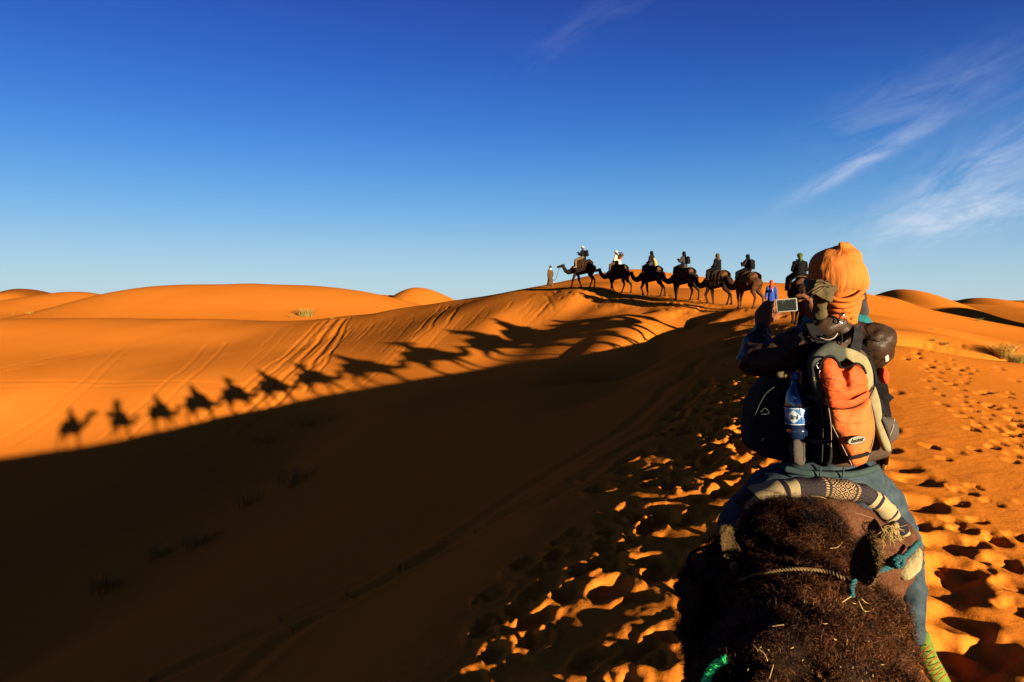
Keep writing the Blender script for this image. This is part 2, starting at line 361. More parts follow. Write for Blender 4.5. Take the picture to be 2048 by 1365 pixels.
tris = np.stack([np.full(NT, c0), (np.arange(NT) + 1) % NT, np.arange(NT)], -1)
me.vertices.add(len(verts)); me.vertices.foreach_set('co', verts.ravel().astype(np.float32))
me.loops.add(nq * 4 + NT * 3); me.loops.foreach_set('vertex_index', np.concatenate([quads.ravel(), tris.ravel()]).astype(np.int32))
me.polygons.add(nq + NT); me.polygons.foreach_set('loop_start', np.concatenate([np.arange(nq) * 4, nq * 4 + np.arange(NT) * 3]).astype(np.int32))
me.polygons.foreach_set('use_smooth', np.ones(nq + NT, dtype=bool))
me.update(calc_edges=True); me.validate()
M_sand = bpy.data.materials.new('sand'); M_sand.use_nodes = True
t = M_sand.node_tree; b = t.nodes['Principled BSDF']; b.inputs['Roughness'].default_value = 1.0; b.inputs['Specular IOR Level'].default_value = 0.0
tcn = t.nodes.new('ShaderNodeTexCoord')
def tnoise(scale, detail=6, rough=.6, vec=None):
    n = t.nodes.new('ShaderNodeTexNoise'); n.inputs['Scale'].default_value = scale; n.inputs['Detail'].default_value = detail; n.inputs['Roughness'].default_value = rough
    t.links.new(vec or tcn.outputs['Object'], n.inputs['Vector']); return n.outputs[0]
mx = t.nodes.new('ShaderNodeMix'); mx.data_type = 'RGBA'; t.links.new(mathn('MULTIPLY', mathn('SUBTRACT', tnoise(0.11, 8), 0.3), 2.2, tree=t, clamp=True), mx.inputs['Factor'])
mx.inputs['A'].default_value = (0.335, 0.089, 0.0105, 1); mx.inputs['B'].default_value = (0.385, 0.116, 0.0140, 1)
mx2 = t.nodes.new('ShaderNodeMix'); mx2.data_type = 'RGBA'; mx2.blend_type = 'MULTIPLY'; mx2.inputs['Factor'].default_value = 1
gr = t.nodes.new('ShaderNodeMapRange'); t.links.new(tnoise(28, 6, .8), gr.inputs[0]); gr.inputs[1].default_value = .3; gr.inputs[2].default_value = .7; gr.inputs[3].default_value = .86; gr.inputs[4].default_value = 1.1
t.links.new(mx.outputs['Result'], mx2.inputs['A']); t.links.new(gr.outputs[0], mx2.inputs['B']); t.links.new(mx2.outputs['Result'], b.inputs['Base Color'])
bp = t.nodes.new('ShaderNodeBump'); bp.inputs['Strength'].default_value = 0.45; bp.inputs['Distance'].default_value = 0.02
wv = t.nodes.new('ShaderNodeTexWave'); wv.inputs['Scale'].default_value = 1.7; wv.inputs['Distortion'].default_value = 5; wv.inputs['Detail'].default_value = 3
mp = t.nodes.new('ShaderNodeMapping'); mp.inputs['Rotation'].default_value = (0, 0, R(60)); t.links.new(tcn.outputs['Object'], mp.inputs[0]); t.links.new(mp.outputs[0], wv.inputs[0])
hh = mathn('ADD', mathn('MULTIPLY', tnoise(14, 5, .7), 1.0, tree=t), mathn('MULTIPLY', wv.outputs['Fac'], 0.10, tree=t), tree=t)
t.links.new(hh, bp.inputs['Height']); t.links.new(bp.outputs[0], b.inputs['Normal'])
terrain = link_mesh('dune_terrain', me, M_sand); tag(terrain, kind='structure')
terrain['label'] = 'orange desert sand dunes under the camel train'
print('terrain', len(verts), time.time() - T0)
# ------------------------------------------------------------------ organic shapes: capsules and ellipsoids fused into one skin
def bm_tube(bm, pts, seg=14, caps=True):
    """pts: (x, y, z, r) joints of a tapered limb"""
    for (x, y, z, r) in pts:
        bmesh.ops.create_icosphere(bm, subdivisions=2, radius=r, matrix=Matrix.Translation((x, y, z)))
    for a, b in zip(pts[:-1], pts[1:]):
        va, vb = Vector(a[:3]), Vector(b[:3]); d = vb - va
        if d.length < 1e-5: continue
        q = d.to_track_quat('Z', 'Y').to_matrix().to_4x4()
        bmesh.ops.create_cone(bm, cap_ends=True, segments=seg, radius1=a[3], radius2=b[3], depth=d.length, matrix=Matrix.Translation((va + vb) / 2) @ q)
def bm_ell(bm, c, r, rot=(0, 0, 0), sub=3):
    bmesh.ops.create_icosphere(bm, subdivisions=sub, radius=1, matrix=Matrix.Translation(c) @ Euler(rot).to_matrix().to_4x4() @ Matrix.Diagonal((*r, 1)))
def bm_box(bm, c, s, rot=(0, 0, 0)):
    bmesh.ops.create_cube(bm, size=1, matrix=Matrix.Translation(c) @ Euler(rot).to_matrix().to_4x4() @ Matrix.Diagonal((*s, 1)))
def bake(name, parts, voxel=0.03, smooth=4, disp=None, sub=0):
    """fuse parts into one smooth closed mesh. parts: ('t', pts) | ('e', c, r, rot) | ('b', c, s, rot)"""
    bm = bmesh.new()
    for p in parts:
        if p[0] == 't': bm_tube(bm, p[1])
        elif p[0] == 'e': bm_ell(bm, p[1], p[2], p[3] if len(p) > 3 else (0, 0, 0))
        elif p[0] == 'b': bm_box(bm, p[1], p[2], p[3] if len(p) > 3 else (0, 0, 0))
    me = bpy.data.meshes.new('tmp'); bm.to_mesh(me); bm.free()
    o = bpy.data.objects.new('tmp', me); col.objects.link(o)
    m = o.modifiers.new('r', 'REMESH'); m.mode = 'VOXEL'; m.voxel_size = voxel; m.use_smooth_shade = True
    if smooth:
        s = o.modifiers.new('s', 'SMOOTH'); s.iterations = smooth; s.factor = 0.5
    if sub:
        s = o.modifiers.new('u', 'SUBSURF'); s.levels = sub
    dg = bpy.context.evaluated_depsgraph_get(); ev = o.evaluated_get(dg)
    out = bpy.data.meshes.new_from_object(ev); out.name = name
    bpy.data.objects.remove(o); bpy.data.meshes.remove(me)
    out.materials.clear()
    if disp: displace(out, disp)
    return out
def mesh_np(me):
    n = len(me.vertices); co = np.empty(n * 3, np.float32); me.vertices.foreach_get('co', co); no = np.empty(n * 3, np.float32); me.vertices.foreach_get('normal', no)
    return co.reshape(-1, 3).astype(float), no.reshape(-1, 3).astype(float)
def noise3(P, s, seed=0):
    x, y, z = P[:, 0] / s, P[:, 1] / s, P[:, 2] / s
    return (vnoise(x + 7 * seed, y + z * .73 + 3, seed) + vnoise(y + 13, z - x * .61 + 5 * seed, seed + 1) + vnoise(z + 29, x + y * .57, seed + 2)) / 1.5
def displace(me, layers):
    """layers: (size, amount, seed) of organic noise pushed along the normals"""
    co, no = mesh_np(me)
    d = np.zeros(len(co))
    for (s, a, sd) in layers: d += noise3(co, s, sd) * a
    co = co + no * d[:, None]
    me.vertices.foreach_set('co', co.ravel().astype(np.float32)); me.update()
def mat_obj(o, m):
    """material held by the object so copies can share one mesh"""
    if len(o.data.materials) == 0: o.data.materials.append(None)
    o.material_slots[0].link = 'OBJECT'; o.material_slots[0].material = m
def put(name, me, m, parent, loc=None):
    o = bpy.data.objects.new(name, me); col.objects.link(o); o.parent = parent
    if loc is not None: o.location = loc
    mat_obj(o, m); return o
def tube_mesh(name, pts, r, seg=8, smooth=True, twist=0.0, strands=1, sub=6):
    """rope or strap along a smooth curve; strands > 1 gives a laid rope"""
    P = [Vector(p) for p in pts]; Q = []
    for i in range(len(P) - 1):
        p0 = P[max(i - 1, 0)]; p1 = P[i]; p2 = P[i + 1]; p3 = P[min(i + 2, len(P) - 1)]
        for k in range(sub):
            t = k / sub; Q.append(0.5 * ((2 * p1) + (p2 - p0) * t + (2 * p0 - 5 * p1 + 4 * p2 - p3) * t * t + (3 * p1 - p0 - 3 * p2 + p3) * t ** 3))
    Q.append(P[-1])
    bm = bmesh.new()
    up = Vector((0.31, 0.2, 0.93)).normalized()
    for s in range(strands):
        rings = []; L_ = 0
        for i, q in enumerate(Q):
            d = (Q[min(i + 1, len(Q) - 1)] - Q[max(i - 1, 0)]).normalized()
            a = d.cross(up).normalized(); b = d.cross(a).normalized()
            if i: L_ += (q - Q[i - 1]).length
            c = q
            rr = r
            if strands > 1:
                ph = twist * L_ + s * 2 * math.pi / strands; c = q + (a * math.cos(ph) + b * math.sin(ph)) * r * 0.5; rr = r * 0.62
            rings.append([bm.verts.new(c + (a * math.cos(2 * math.pi * k / seg) + b * math.sin(2 * math.pi * k / seg)) * rr) for k in range(seg)])
        for u_, v_ in zip(rings[:-1], rings[1:]):
            for k in range(seg): bm.faces.new((u_[k], u_[(k + 1) % seg], v_[(k + 1) % seg], v_[k]))
        bm.faces.new(rings[0][::-1]); bm.faces.new(rings[-1])
    me = bpy.data.meshes.new(name); bm.to_mesh(me); bm.free()
    for f in me.polygons: f.use_smooth = smooth
    return me

# ------------------------------------------------------------------ materials
M = {}
def mk(k, *a, **kw):
    kw.setdefault('spec', .04); M[k] = material(k, *a, **kw)
mk('camel_black', (.009, .0045, .003), color2=(.020, .010, .0055), scale=9, bump=.8, bump_scale=30, bdist=.01)
mk('camel_brown', (.025, .011, .005), color2=(.055, .024, .010), scale=7, bump=.8, bump_scale=30, bdist=.01)
mk('shin_fur', (.11, .055, .026), color2=(.16, .085, .04), scale=14, bump=.5)
mk('skin', (.06, .026, .014), color2=(.075, .032, .018), scale=8, rough=.6)
mk('cloth_black', (.0025, .0022, .0025), color2=(.005, .0045, .005), scale=30, bump=.6, bump_scale=25)
mk('cloth_plum', (.006, .0035, .005), color2=(.011, .006, .008), scale=30, bump=.6, bump_scale=25)
mk('cloth_tan', (.055, .033, .014), color2=(.08, .048, .022), scale=12, bump=.6, bump_scale=18)
mk('cloth_olive', (.045, .035, .016), color2=(.07, .055, .025), scale=12, bump=.6, bump_scale=18)
mk('cloth_white', (.24, .20, .17), color2=(.30, .26, .22), scale=12, bump=.6, bump_scale=18)
mk('cloth_grey', (.016, .014, .015), color2=(.03, .027, .028), scale=12, bump=.6, bump_scale=18)
mk('cloth_brown', (.035, .018, .008), color2=(.055, .028, .013), scale=14, bump=.6, bump_scale=20)
mk('cloth_red', (.20, .025, .008), color2=(.24, .035, .012), scale=14, bump=.5)
mk('cloth_orange_red', (.26, .028, .008), color2=(.32, .04, .010), scale=14, bump=.6)
mk('cloth_blue', (.010, .026, .13), color2=(.016, .04, .17), scale=10, bump=.5)
mk('cloth_green', (.022, .040, .006), color2=(.04, .06, .010), scale=26, bump=.7)
mk('cloth_yellow_green', (.12, .12, .03), color2=(.20, .19, .05), scale=16, bump=.6)
mk('cloth_teal', (.008, .06, .07), color2=(.012, .09, .10), scale=16, bump=.6)
mk('denim_dark', (.010, .014, .028), color2=(.016, .022, .042), scale=30, bump=.4)
mk('felt', (.022, .009, .0045), color2=(.085, .036, .018), scale=75, detail=8, bump=1.0, bump_scale=160, bdist=.004, contrast=.9)
mk('felt_tan', (.10, .052, .020), color2=(.15, .08, .035), scale=40, bump=.8)
mk('rope_dark', (.03, .02, .012), bump=.5)
mk('rope_pale', (.16, .12, .07), color2=(.09, .06, .03), scale=60, bump=.6)
mk('shoe_pale', (.20, .15, .10)); mk('shoe_dark', (.02, .014, .01))

# ------------------------------------------------------------------ camel
def camel_mesh(name, legs, neck=0.0, head_up=0.0, turn=0.0, voxel=0.032):
    """faces +Y, stands on z = 0. legs: (front left, front right, hind left, hind right) as (swing, lift)"""
    p = []
    p.append(('t', [(0, -.66, 1.36, .25), (0, -.38, 1.38, .35), (0, 0, 1.36, .40), (0, .34, 1.30, .40), (0, .60, 1.33, .29)]))
    p.append(('e', (0, .02, 1.70), (.20, .42, .28))); p.append(('e', (0, -.58, 1.45), (.21, .24, .20))); p.append(('e', (0, .52, 1.20), (.20, .22, .27)))
    h = head_up; tx = turn
    p.append(('t', [(0, .60, 1.34, .26), (tx * .1, .86, 1.20 + h * .1, .20), (tx * .3, 1.08, 1.13 + h * .3, .165), (tx * .55, 1.26, 1.20 + h * .6, .142), (tx * .8, 1.38, 1.36 + h * .9, .125), (tx * .9, 1.44, 1.50 + h, .115)]))
    p.append(('e', (tx, 1.50, 1.58 + h), (.10, .155, .115), (-.15, 0, 0))); p.append(('t', [(tx, 1.55, 1.60 + h, .096), (tx, 1.74, 1.55 + h, .080), (tx, 1.87, 1.52 + h, .074), (tx, 1.91, 1.49 + h, .062)]))
    p.append(('t', [(tx, 1.56, 1.54 + h, .06), (tx, 1.82, 1.47 + h, .042)]))
    for s in (-1, 1): p.append(('t', [(tx + s * .075, 1.44, 1.67 + h, .030), (tx + s * .105, 1.40, 1.74 + h, .026), (tx + s * .11, 1.39, 1.77 + h, .014)]))
    for (s, (sw, lf)) in zip((-1, 1), legs[:2]):
        x = s * .17; k = sw
        p.append(('t', [(x * .8, .50, 1.25, .15), (x, .50, 1.02, .12), (x, .50 + k * .45, .80, .092), (x, .51 + k * .75 + lf * .15, .56 + lf * .05, .074), (x, .50 + k * 1.05 + lf * .02, .30 + lf * .12, .050), (x, .50 + k * 1.25 - lf * .12, .11 + lf * .15, .050)]))
        p.append(('e', (x, .53 + k * 1.27 - lf * .12, .05 + lf * .15), (.075, .105, .05)))
    for (s, (sw, lf)) in zip((-1, 1), legs[2:]):
        x = s * .16; k = sw
        p.append(('t', [(x * .7, -.60, 1.36, .20), (x, -.54, 1.12, .175), (x, -.50 + k * .25, .92, .125), (x, -.64 + k * .60, .74, .085), (x, -.74 + k * .85, .58 + lf * .05, .068), (x, -.70 + k * 1.1 - lf * .05, .32 + lf * .1, .050), (x, -.66 + k * 1.3 - lf * .1, .11 + lf * .13, .050)]))
        p.append(('e', (x, -.63 + k * 1.3 - lf * .1, .05 + lf * .13), (.07, .10, .05)))
    p.append(('t', [(0, -.86, 1.46, .05), (0, -.93, 1.30, .030), (0, -.93, 1.08, .022), (0, -.92, .92, .034), (0, -.92, .84, .012)]))
    return bake(name, p, voxel, 3, [(.12, .018, 3), (.05, .008, 8)])
CAMEL_MESH = [
    camel_mesh('camel_body', [(.22, 0), (-.20, .2), (-.18, 0), (.20, .2)]),
    camel_mesh('camel_body', [(-.20, .3), (.16, 0), (.22, 0), (-.16, 0)], head_up=.06),
    camel_mesh('camel_body', [(.05, .6), (-.10, 0), (-.24, .1), (.12, 0)], head_up=-.06, turn=.05),
    camel_mesh('camel_body', [(-.06, 0), (.10, 0), (.10, 0), (-.14, .1)], head_up=.05, turn=-.06)]
def shin_mesh():
    p = []
    return p
def saddle_ring():      # stuffed felt ring round the hump under a blanket
    p = []
    N_ = 16
    pts = []
    for k in range(N_ + 1):
        a = 2 * math.pi * k / N_
        pts.append((.27 * math.cos(a), .02 + .46 * math.sin(a), 1.78 - .16 * abs(math.cos(a)) , .125))
    p.append(('t', pts))
    return bake('saddle_pad', p, .035, 3, [(.15, .03, 4)])
PAD = saddle_ring()
def blanket_mesh():
    bm = bmesh.new(); nu, nv = 26, 18; g = []
    for i in range(nu):
        row = []
        for j in range(nv):
            a = (i / (nu - 1) - .5) * 2; y = -.52 + 1.0 * j / (nv - 1)
            th = a * 1.75; rr = .40 + .02 * math.sin(j * 1.7 + a * 4)
            x = rr * math.sin(th) * 1.0; z = 1.62 + .38 * math.cos(th) - (0.16 * max(0, abs(a) - .75) * 4) + .03 * math.sin(j * .9) - .05 * abs(2 * j / (nv - 1) - 1) ** 2 * (1 - abs(a))
            row.append(bm.verts.new((x * (1 + .03 * math.sin(j * 2.1)), y + .03 * math.sin(a * 7), z)))
        g.append(row)
    for i in range(nu - 1):
        for j in range(nv - 1): bm.faces.new((g[i][j], g[i + 1][j], g[i + 1][j + 1], g[i][j + 1]))
    r = bmesh.ops.solidify(bm, geom=bm.faces[:], thickness=.025)
    me = bpy.data.meshes.new('blanket'); bm.to_mesh(me); bm.free()
    for f in me.polygons: f.use_smooth = True
    return me
BLK = blanket_mesh()
GIRTH = tube_mesh('girth_rope', [(.37 * math.sin(a), -.30 + .02 * math.cos(3 * a), 1.40 + .40 * math.cos(a)) for a in np.linspace(-math.pi, math.pi, 14)], .014)
def halter_mesh(h, tx):
    bm = bmesh.new()
    mes = []
    a = tube_mesh('h', [(tx + .092 * math.cos(t), 1.76 + .01 * math.sin(t), 1.545 + h + .085 * math.sin(t)) for t in np.linspace(0, 2 * math.pi, 10)], .009, seg=6, sub=3)
    b = tube_mesh('h', [(tx + .105 * math.cos(t), 1.47 + .05 * math.sin(t), 1.59 + h + .12 * math.sin(t)) for t in np.linspace(0, 2 * math.pi, 10)], .009, seg=6, sub=3)
    c = tube_mesh('h', [(tx + .10, 1.47, 1.59 + h), (tx + .085, 1.76, 1.545 + h)], .009, seg=6, sub=3); d = tube_mesh('h', [(tx - .10, 1.47, 1.59 + h), (tx - .085, 1.76, 1.545 + h)], .009, seg=6, sub=3)
    for q in (a, b, c, d): bm.from_mesh(q); bpy.data.meshes.remove(q)
    me = bpy.data.meshes.new('halter'); bm.to_mesh(me); bm.free(); return me
HALTER = [halter_mesh(0, 0), halter_mesh(.06, 0), halter_mesh(-.06, .05), halter_mesh(.05, -.06)]
def make_camel(loc, heading, var, body='camel_black', blanket='cloth_brown', pad='felt', scale=1.0, label=None, group=None, wide=1.06):
    """heading in degrees, clockwise from +Y"""
    t = empty('camel', loc, -R(heading)); t.scale = (scale * wide, scale * wide, scale)
    tag(t, label, 'camel', group)
    put('body', CAMEL_MESH[var], M[body], t)
    put('saddle_pad', PAD, M[pad], t)
    if blanket: put('blanket', BLK, M[blanket], t)
    put('girth_rope', GIRTH, M['rope_dark'], t); put('halter', HALTER[var], M['rope_dark'], t)
    return t

# ------------------------------------------------------------------ people
def hand_parts(w, d, curl=0.7, side=1, s=1.0):
    """a small hand: palm, four unequal bent fingers and a thumb. w wrist, d pointing direction"""
    w = Vector(w); d = Vector(d).normalized(); up = Vector((0, 0, 1)); a = d.cross(up).normalized() * side; n = a.cross(d).normalized()
    if n.z > 0: n = -n
    p = [('t', [(*w, .022 * s), (*(w + d * .05 * s), .030 * s), (*(w + d * .085 * s + a * .018 * s), .017 * s)]), ('t', [(*(w + d * .05 * s - a * .012 * s), .026 * s), (*(w + d * .085 * s - a * .02 * s), .017 * s)])]
    for k, ln in enumerate((.066, .078, .072, .055)):
        b = w + d * .088 * s + a * (.030 - .020 * k) * s
        m = b + (d * math.cos(curl * .5) + n * math.sin(curl * .5)) * ln * .5 * s; e = m + (d * math.cos(curl * 1.6) + n * math.sin(curl * 1.6)) * ln * .5 * s
        p.append(('t', [(*b, .0098 * s), (*m, .0088 * s), (*e, .0075 * s)]))
    tb = w + d * .025 * s + a * .025 * s; tm = tb + (d * .5 + a * .8 + n * .3).normalized() * .038 * s; te = tm + (d * .9 + a * .2 + n * .4).normalized() * .03 * s
    p.append(('t', [(*tb, .014 * s), (*tm, .0105 * s), (*te, .009 * s)]))
    return p
def head_parts(c, lean=0.0, yaw=0.0):
    """skull, jaw, nose, lips, brow, ears, facing +Y turned by yaw"""
    c = Vector(c); rot = Matrix.Rotation(-yaw, 3, 'Z')
    def q(x, y, z): v = rot @ Vector((x, y, z)); return tuple(c + v)
    return [('e', q(0, -.01, .02), (.076, .095, .10), (0, 0, -yaw)), ('e', q(0, .025, -.055), (.055, .062, .06), (0, 0, -yaw)), ('t', [(*q(0, .085, .02), .010), (*q(0, .108, -.018), .015)]),
            ('e', q(0, .082, -.052), (.022, .014, .010), (0, 0, -yaw)), ('e', q(0, .075, .035), (.055, .02, .012), (0, 0, -yaw)), ('e', q(.078, -.01, 0), (.012, .022, .03), (0, 0, -yaw)), ('e', q(-.078, -.01, 0), (.012, .022, .03), (0, 0, -yaw)),
            ('t', [(*q(0, -.02, -.05), .052), (*q(0, -.03, -.16), .058)])]
def seated(lean=0.0, arms='lap', yaw=0.0, voxel=.016):
    """rider meshes, origin at the seat, facing +Y"""
    ly = lean
    sh = [(s * .185, ly * .9, .50) for s in (-1, 1)]
    hc = (0, ly * 1.15 + .03, .765)
    if arms == 'lap': el = [(s * .25, .06 + ly * .5, .22) for s in (-1, 1)]; wr = [(s * .12, .28 + ly * .5, .16) for s in (-1, 1)]
    elif arms == 'phone': el = [(-.27, .10 + ly, .30), (.27, .08 + ly, .24)]; wr = [(-.10, .33 + ly, .46), (.08, .32 + ly, .30)]
    else: el = [(s * .33, .16 + ly, .46) for s in (-1, 1)]; wr = [(s * .10, .26 + ly, .66) for s in (-1, 1)]
    hip = [(s * .10, 0, .10) for s in (-1, 1)]; kn = [(s * .36, .40, -.08) for s in (-1, 1)]; an = [(s * .42, .34, -.50) for s in (-1, 1)]
    body = head_parts(hc, yaw=yaw) + [('t', [(0, 0, .10, .115), (0, ly * .4, .28, .115), (0, ly * .8, .45, .12), (0, ly, .56, .06)]), ('t', [(*sh[0], .055), (*sh[1], .055)])]
    for i, s in enumerate((-1, 1)):
        body += [('t', [(*sh[i], .052), (*el[i], .040), (*wr[i], .026)]), ('t', [(*hip[i], .09), (*kn[i], .058), (*an[i], .040)])]
        body += hand_parts(wr[i], (-s * .5, .8, .15), .8, -s)
    coat = [('t', [(0, 0, .04, .185), (0, ly * .3, .22, .175), (0, ly * .7, .40, .175), (0, ly * .9, .50, .13)]), ('t', [(*sh[0], .09), (0, ly * .95, .55, .09), (*sh[1], .09)])]
    tr = [('t', [(0, -.02, .08, .135), (0, .0, .14, .13)])]; shoe = []
    for i, s in enumerate((-1, 1)):
        coat += [('t', [(*sh[i], .09), (*el[i], .074), (*wr[i], .052)])]
        tr += [('t', [(*hip[i], .125), (*kn[i], .085), (*an[i], .068)])]
        shoe += [('t', [(an[i][0], an[i][1] - .02, an[i][2] - .05, .045), (an[i][0] + s * .01, an[i][1] + .10, an[i][2] - .08, .042), (an[i][0] + s * .015, an[i][1] + .17, an[i][2] - .085, .034)])]
    return dict(body=bake('person_body', body, .011, 1), jacket=bake('jacket', coat, voxel, 3, [(.09, .018, 5), (.04, .008, 9)]), trousers=bake('trousers', tr, voxel, 3, [(.08, .014, 6)]), shoes=[bake('shoe', [q], .014, 2) for q in shoe]), hc
def scarf_mesh(hc, kind):
    x, y, z = hc
    if kind == 'turban': p = [('e', (x, y - .01, z + .06), (.115, .125, .075)), ('e', (x, y, z + .085), (.095, .105, .075), (.3, 0, 0)), ('t', [(x, y - .07, z - .02, .05), (x + .03, y - .09, z - .14, .045), (x, y - .07, z - .2, .05)]), ('t', [(x - .09, y + .02, z - .13, .045), (x, y + .06, z - .16, .05), (x + .09, y + .02, z - .13, .045), (x, y - .05, z - .15, .05)])]
    elif kind == 'hood': p = [('e', (x, y - .02, z + .03), (.10, .115, .125)), ('t', [(x, y - .05, z, .085), (x, y - .06, z - .13, .10), (x, y - .05, z - .22, .12)]), ('t', [(x - .09, y, z - .17, .06), (x, y + .05, z - .19, .05), (x + .09, y, z - .17, .06)])]
    elif kind == 'tall': p = [('e', (x, y - .02, z + .06), (.11, .12, .12)), ('e', (x, y - .03, z + .13), (.06, .07, .07)), ('t', [(x, y - .05, z, .085), (x, y - .06, z - .14, .09), (x, y - .05, z - .22, .10)]), ('t', [(x - .08, y, z - .15, .05), (x, y + .05, z - .17, .05), (x + .08, y, z - .15, .05)])]
    elif kind == 'cap': p = [('e', (x, y - .01, z + .05), (.090, .108, .078)), ('e', (x, y + .10, z + .045), (.06, .06, .012))]
    return bake('headscarf', p, .014, 2, [(.05, .016, 4), (.025, .008, 6)])
SEAT = {k: seated(*a) for k, a in {'lap': (.03, 'lap'), 'lean': (.14, 'lap'), 'phone': (.02, 'phone'), 'lens': (.04, 'lens')}.items()}
SCARF = {(k, a): scarf_mesh(SEAT[a][1], k) for (k, a) in [('cap', 'phone'), ('turban', 'lean'), ('turban', 'lap'), ('hood', 'lap'), ('hood', 'phone'), ('tall', 'lap'), ('turban', 'lens'), ('hood', 'lens'), ('tall', 'lens')]}
def make_rider(camel, pose, scarf, colours, label, group=None, dz=0.0, name='person', turn=0):
    """colours: jacket, trousers, scarf, shoes"""
    t = empty('person'); t.scale = camel.scale
    c = camel.location; s = camel.scale[2]
    t.location = (c.x, c.y, c.z + (2.02 + dz) * s); t.rotation_euler = (0, 0, camel.rotation_euler.z - R(turn))
    tag(t, label, 'person', group)
    d, hc = SEAT[pose]
    put('body', d['body'], M['skin'], t); put('jacket', d['jacket'], M[colours[0]], t); put('trousers', d['trousers'], M[colours[1]], t)
    put('cap' if scarf == 'cap' else 'headscarf', SCARF[(scarf, pose)], M[colours[2]], t); [put('shoe', q, M[colours[3]], t) for q in d['shoes']]
    return t
def pack_meshes():
    body = bake('pack_body', [('b', (0, 0, 0), (.26, .14, .40)), ('e', (0, 0, .17), (.14, .08, .09)), ('e', (0, -.05, -.06), (.13, .08, .14))], .016, 5, [(.09, .012, 3)])
    pk = bake('pack_pocket', [('b', (0, -.10, -.07), (.17, .05, .18))], .014, 4)
    bm = bmesh.new()
    for s in (-1, 1):
        q = tube_mesh('s', [(s * .09, .06, .19), (s * .11, .17, .19), (s * .13, .24, .06), (s * .13, .17, -.12), (s * .11, .05, -.17)], .018, seg=6, sub=3); bm.from_mesh(q); bpy.data.meshes.remove(q)
    st = bpy.data.meshes.new('pack_straps'); bm.to_mesh(st); bm.free()
    return body, pk, st
PACK = pack_meshes()
def make_pack(rider, cb, cp, label, y=-.24, z=.34, tilt=0.0, scale=1.0, group=None):
    t = empty('backpack'); t.rotation_euler = (tilt, 0, rider.rotation_euler.z)
    off = Matrix.Rotation(rider.rotation_euler.z, 3, 'Z') @ Vector((0, y, z)); t.location = rider.location + off * rider.scale[0]
    t.scale = (scale,) * 3; tag(t, label, 'backpack', group)
    put('pack_body', PACK[0], M[cb], t); put('pocket', PACK[1], M[cp], t); put('shoulder_straps', PACK[2], M['cloth_black'], t)
    return t
def on_path(i): return PATH[i][0], PATH[i][1]

CAM = {}
def trail_heading(i):
    a = PATH[max(i - 1, 0)]; b = PATH[min(i + 1, len(PATH) - 1)]
    return math.degrees(math.atan2(b[0] - a[0], b[1] - a[1]))
# six camels in profile on the ridge, from the head of the file backwards
ROW = [  # px, depth, heading, variant, scale
    (1166, 50.0, 301, 0, 1.05), (1236, 47.0, 312, 1, 1.0), (1303, 44.0, 312, 2, 1.0), (1367, 41.2, 318, 3, 1.0), (1434, 38.5, 322, 2, .99), (1494, 35.6, 332, 3, .96)]
FEET = [575, 586, 594, 603, 610, 617]
RG = 'camels walking in file along the ridge'
camel_lab = ['black camel at the head of the file, led on a rope by the walking man', 'black camel with raised head under the white turbaned rider, second in file', 'black camel third from the front, under the rider with yellow-green wrap',
             'black camel with crossing legs, fourth from the front of the file on the ridge', 'black camel with tan blanket, just ahead of the pale-shinned brown camel', 'brown camel with pale lower legs, last of the six seen in profile on the ridge']
body_c = ['camel_black'] * 5 + ['camel_brown']; blank = ['cloth_brown', 'cloth_brown', 'cloth_black', 'cloth_tan', 'cloth_tan', 'felt_tan']
for i, (px, Y, hd, var, s) in enumerate(ROW):
    X = (px - 1024) / F * Y
    CAM[i + 1] = make_camel((X, Y, gz(X, Y) - .02), hd, var, body_c[i], blank[i], scale=s, label=camel_lab[i], group=RG)
g_ = 'riders on the camels along the ridge'
rd = {}
rd[1] = make_rider(CAM[1], 'phone', 'cap', ('cloth_black', 'cloth_tan', 'cloth_white', 'shoe_pale'), 'person in black jacket, tan trousers and a pale cap riding the leading camel', g_)
rd[2] = make_rider(CAM[2], 'lean', 'turban', ('cloth_white', 'cloth_brown', 'cloth_white', 'shoe_pale'), 'person in a white turban leaning forward on the second camel of the file', g_)
rd[3] = make_rider(CAM[3], 'lap', 'hood', ('cloth_plum', 'cloth_grey', 'cloth_black', 'shoe_dark'), 'person in dark headscarf with a yellow-green wrap behind, on the third camel', g_)
rd[4] = make_rider(CAM[4], 'phone', 'hood', ('cloth_grey', 'cloth_black', 'cloth_black', 'shoe_dark'), 'person in black headscarf with pale grey sleeve and large dark pack, riding the fourth camel', g_)
rd[5] = make_rider(CAM[5], 'lap', 'hood', ('cloth_black', 'cloth_black', 'cloth_brown', 'shoe_dark'), 'person all in black with a brown scarf and no pack, riding the fifth camel', g_)
rd[6] = make_rider(CAM[6], 'phone', 'hood', ('cloth_plum', 'cloth_black', 'cloth_black', 'shoe_dark'), 'person in black scarf and plum jacket with a tall dark pack, riding the brown camel', g_)
pg = 'backpacks worn by the riders'
make_pack(rd[1], 'cloth_black', 'cloth_black', 'square black backpack on the rider of the leading camel', scale=1.05, group=pg)
make_pack(rd[2], 'cloth_brown', 'cloth_red', 'brown backpack with a red top pocket on the white turbaned rider', y=-.14, z=.46, tilt=.75, scale=1.1, group=pg)
make_pack(rd[4], 'cloth_black', 'cloth_plum', 'dark backpack on the rider of the fourth camel', scale=1.0, group=pg)
make_pack(rd[6], 'cloth_black', 'cloth_black', 'tall black backpack on the rider of the brown camel', scale=1.15, z=.30, group=pg)
wr_ = bake('wrap', [('t', [(-.10, -.17, .42, .06), (-.02, -.20, .25, .09), (.02, -.24, .05, .10), (-.06, -.26, -.10, .08)]), ('t', [(.10, -.12, .30, .05), (.08, -.22, .05, .08)])], .02, 3, [(.06, .02, 2)])
put('wrap', wr_, M['cloth_yellow_green'], rd[3])
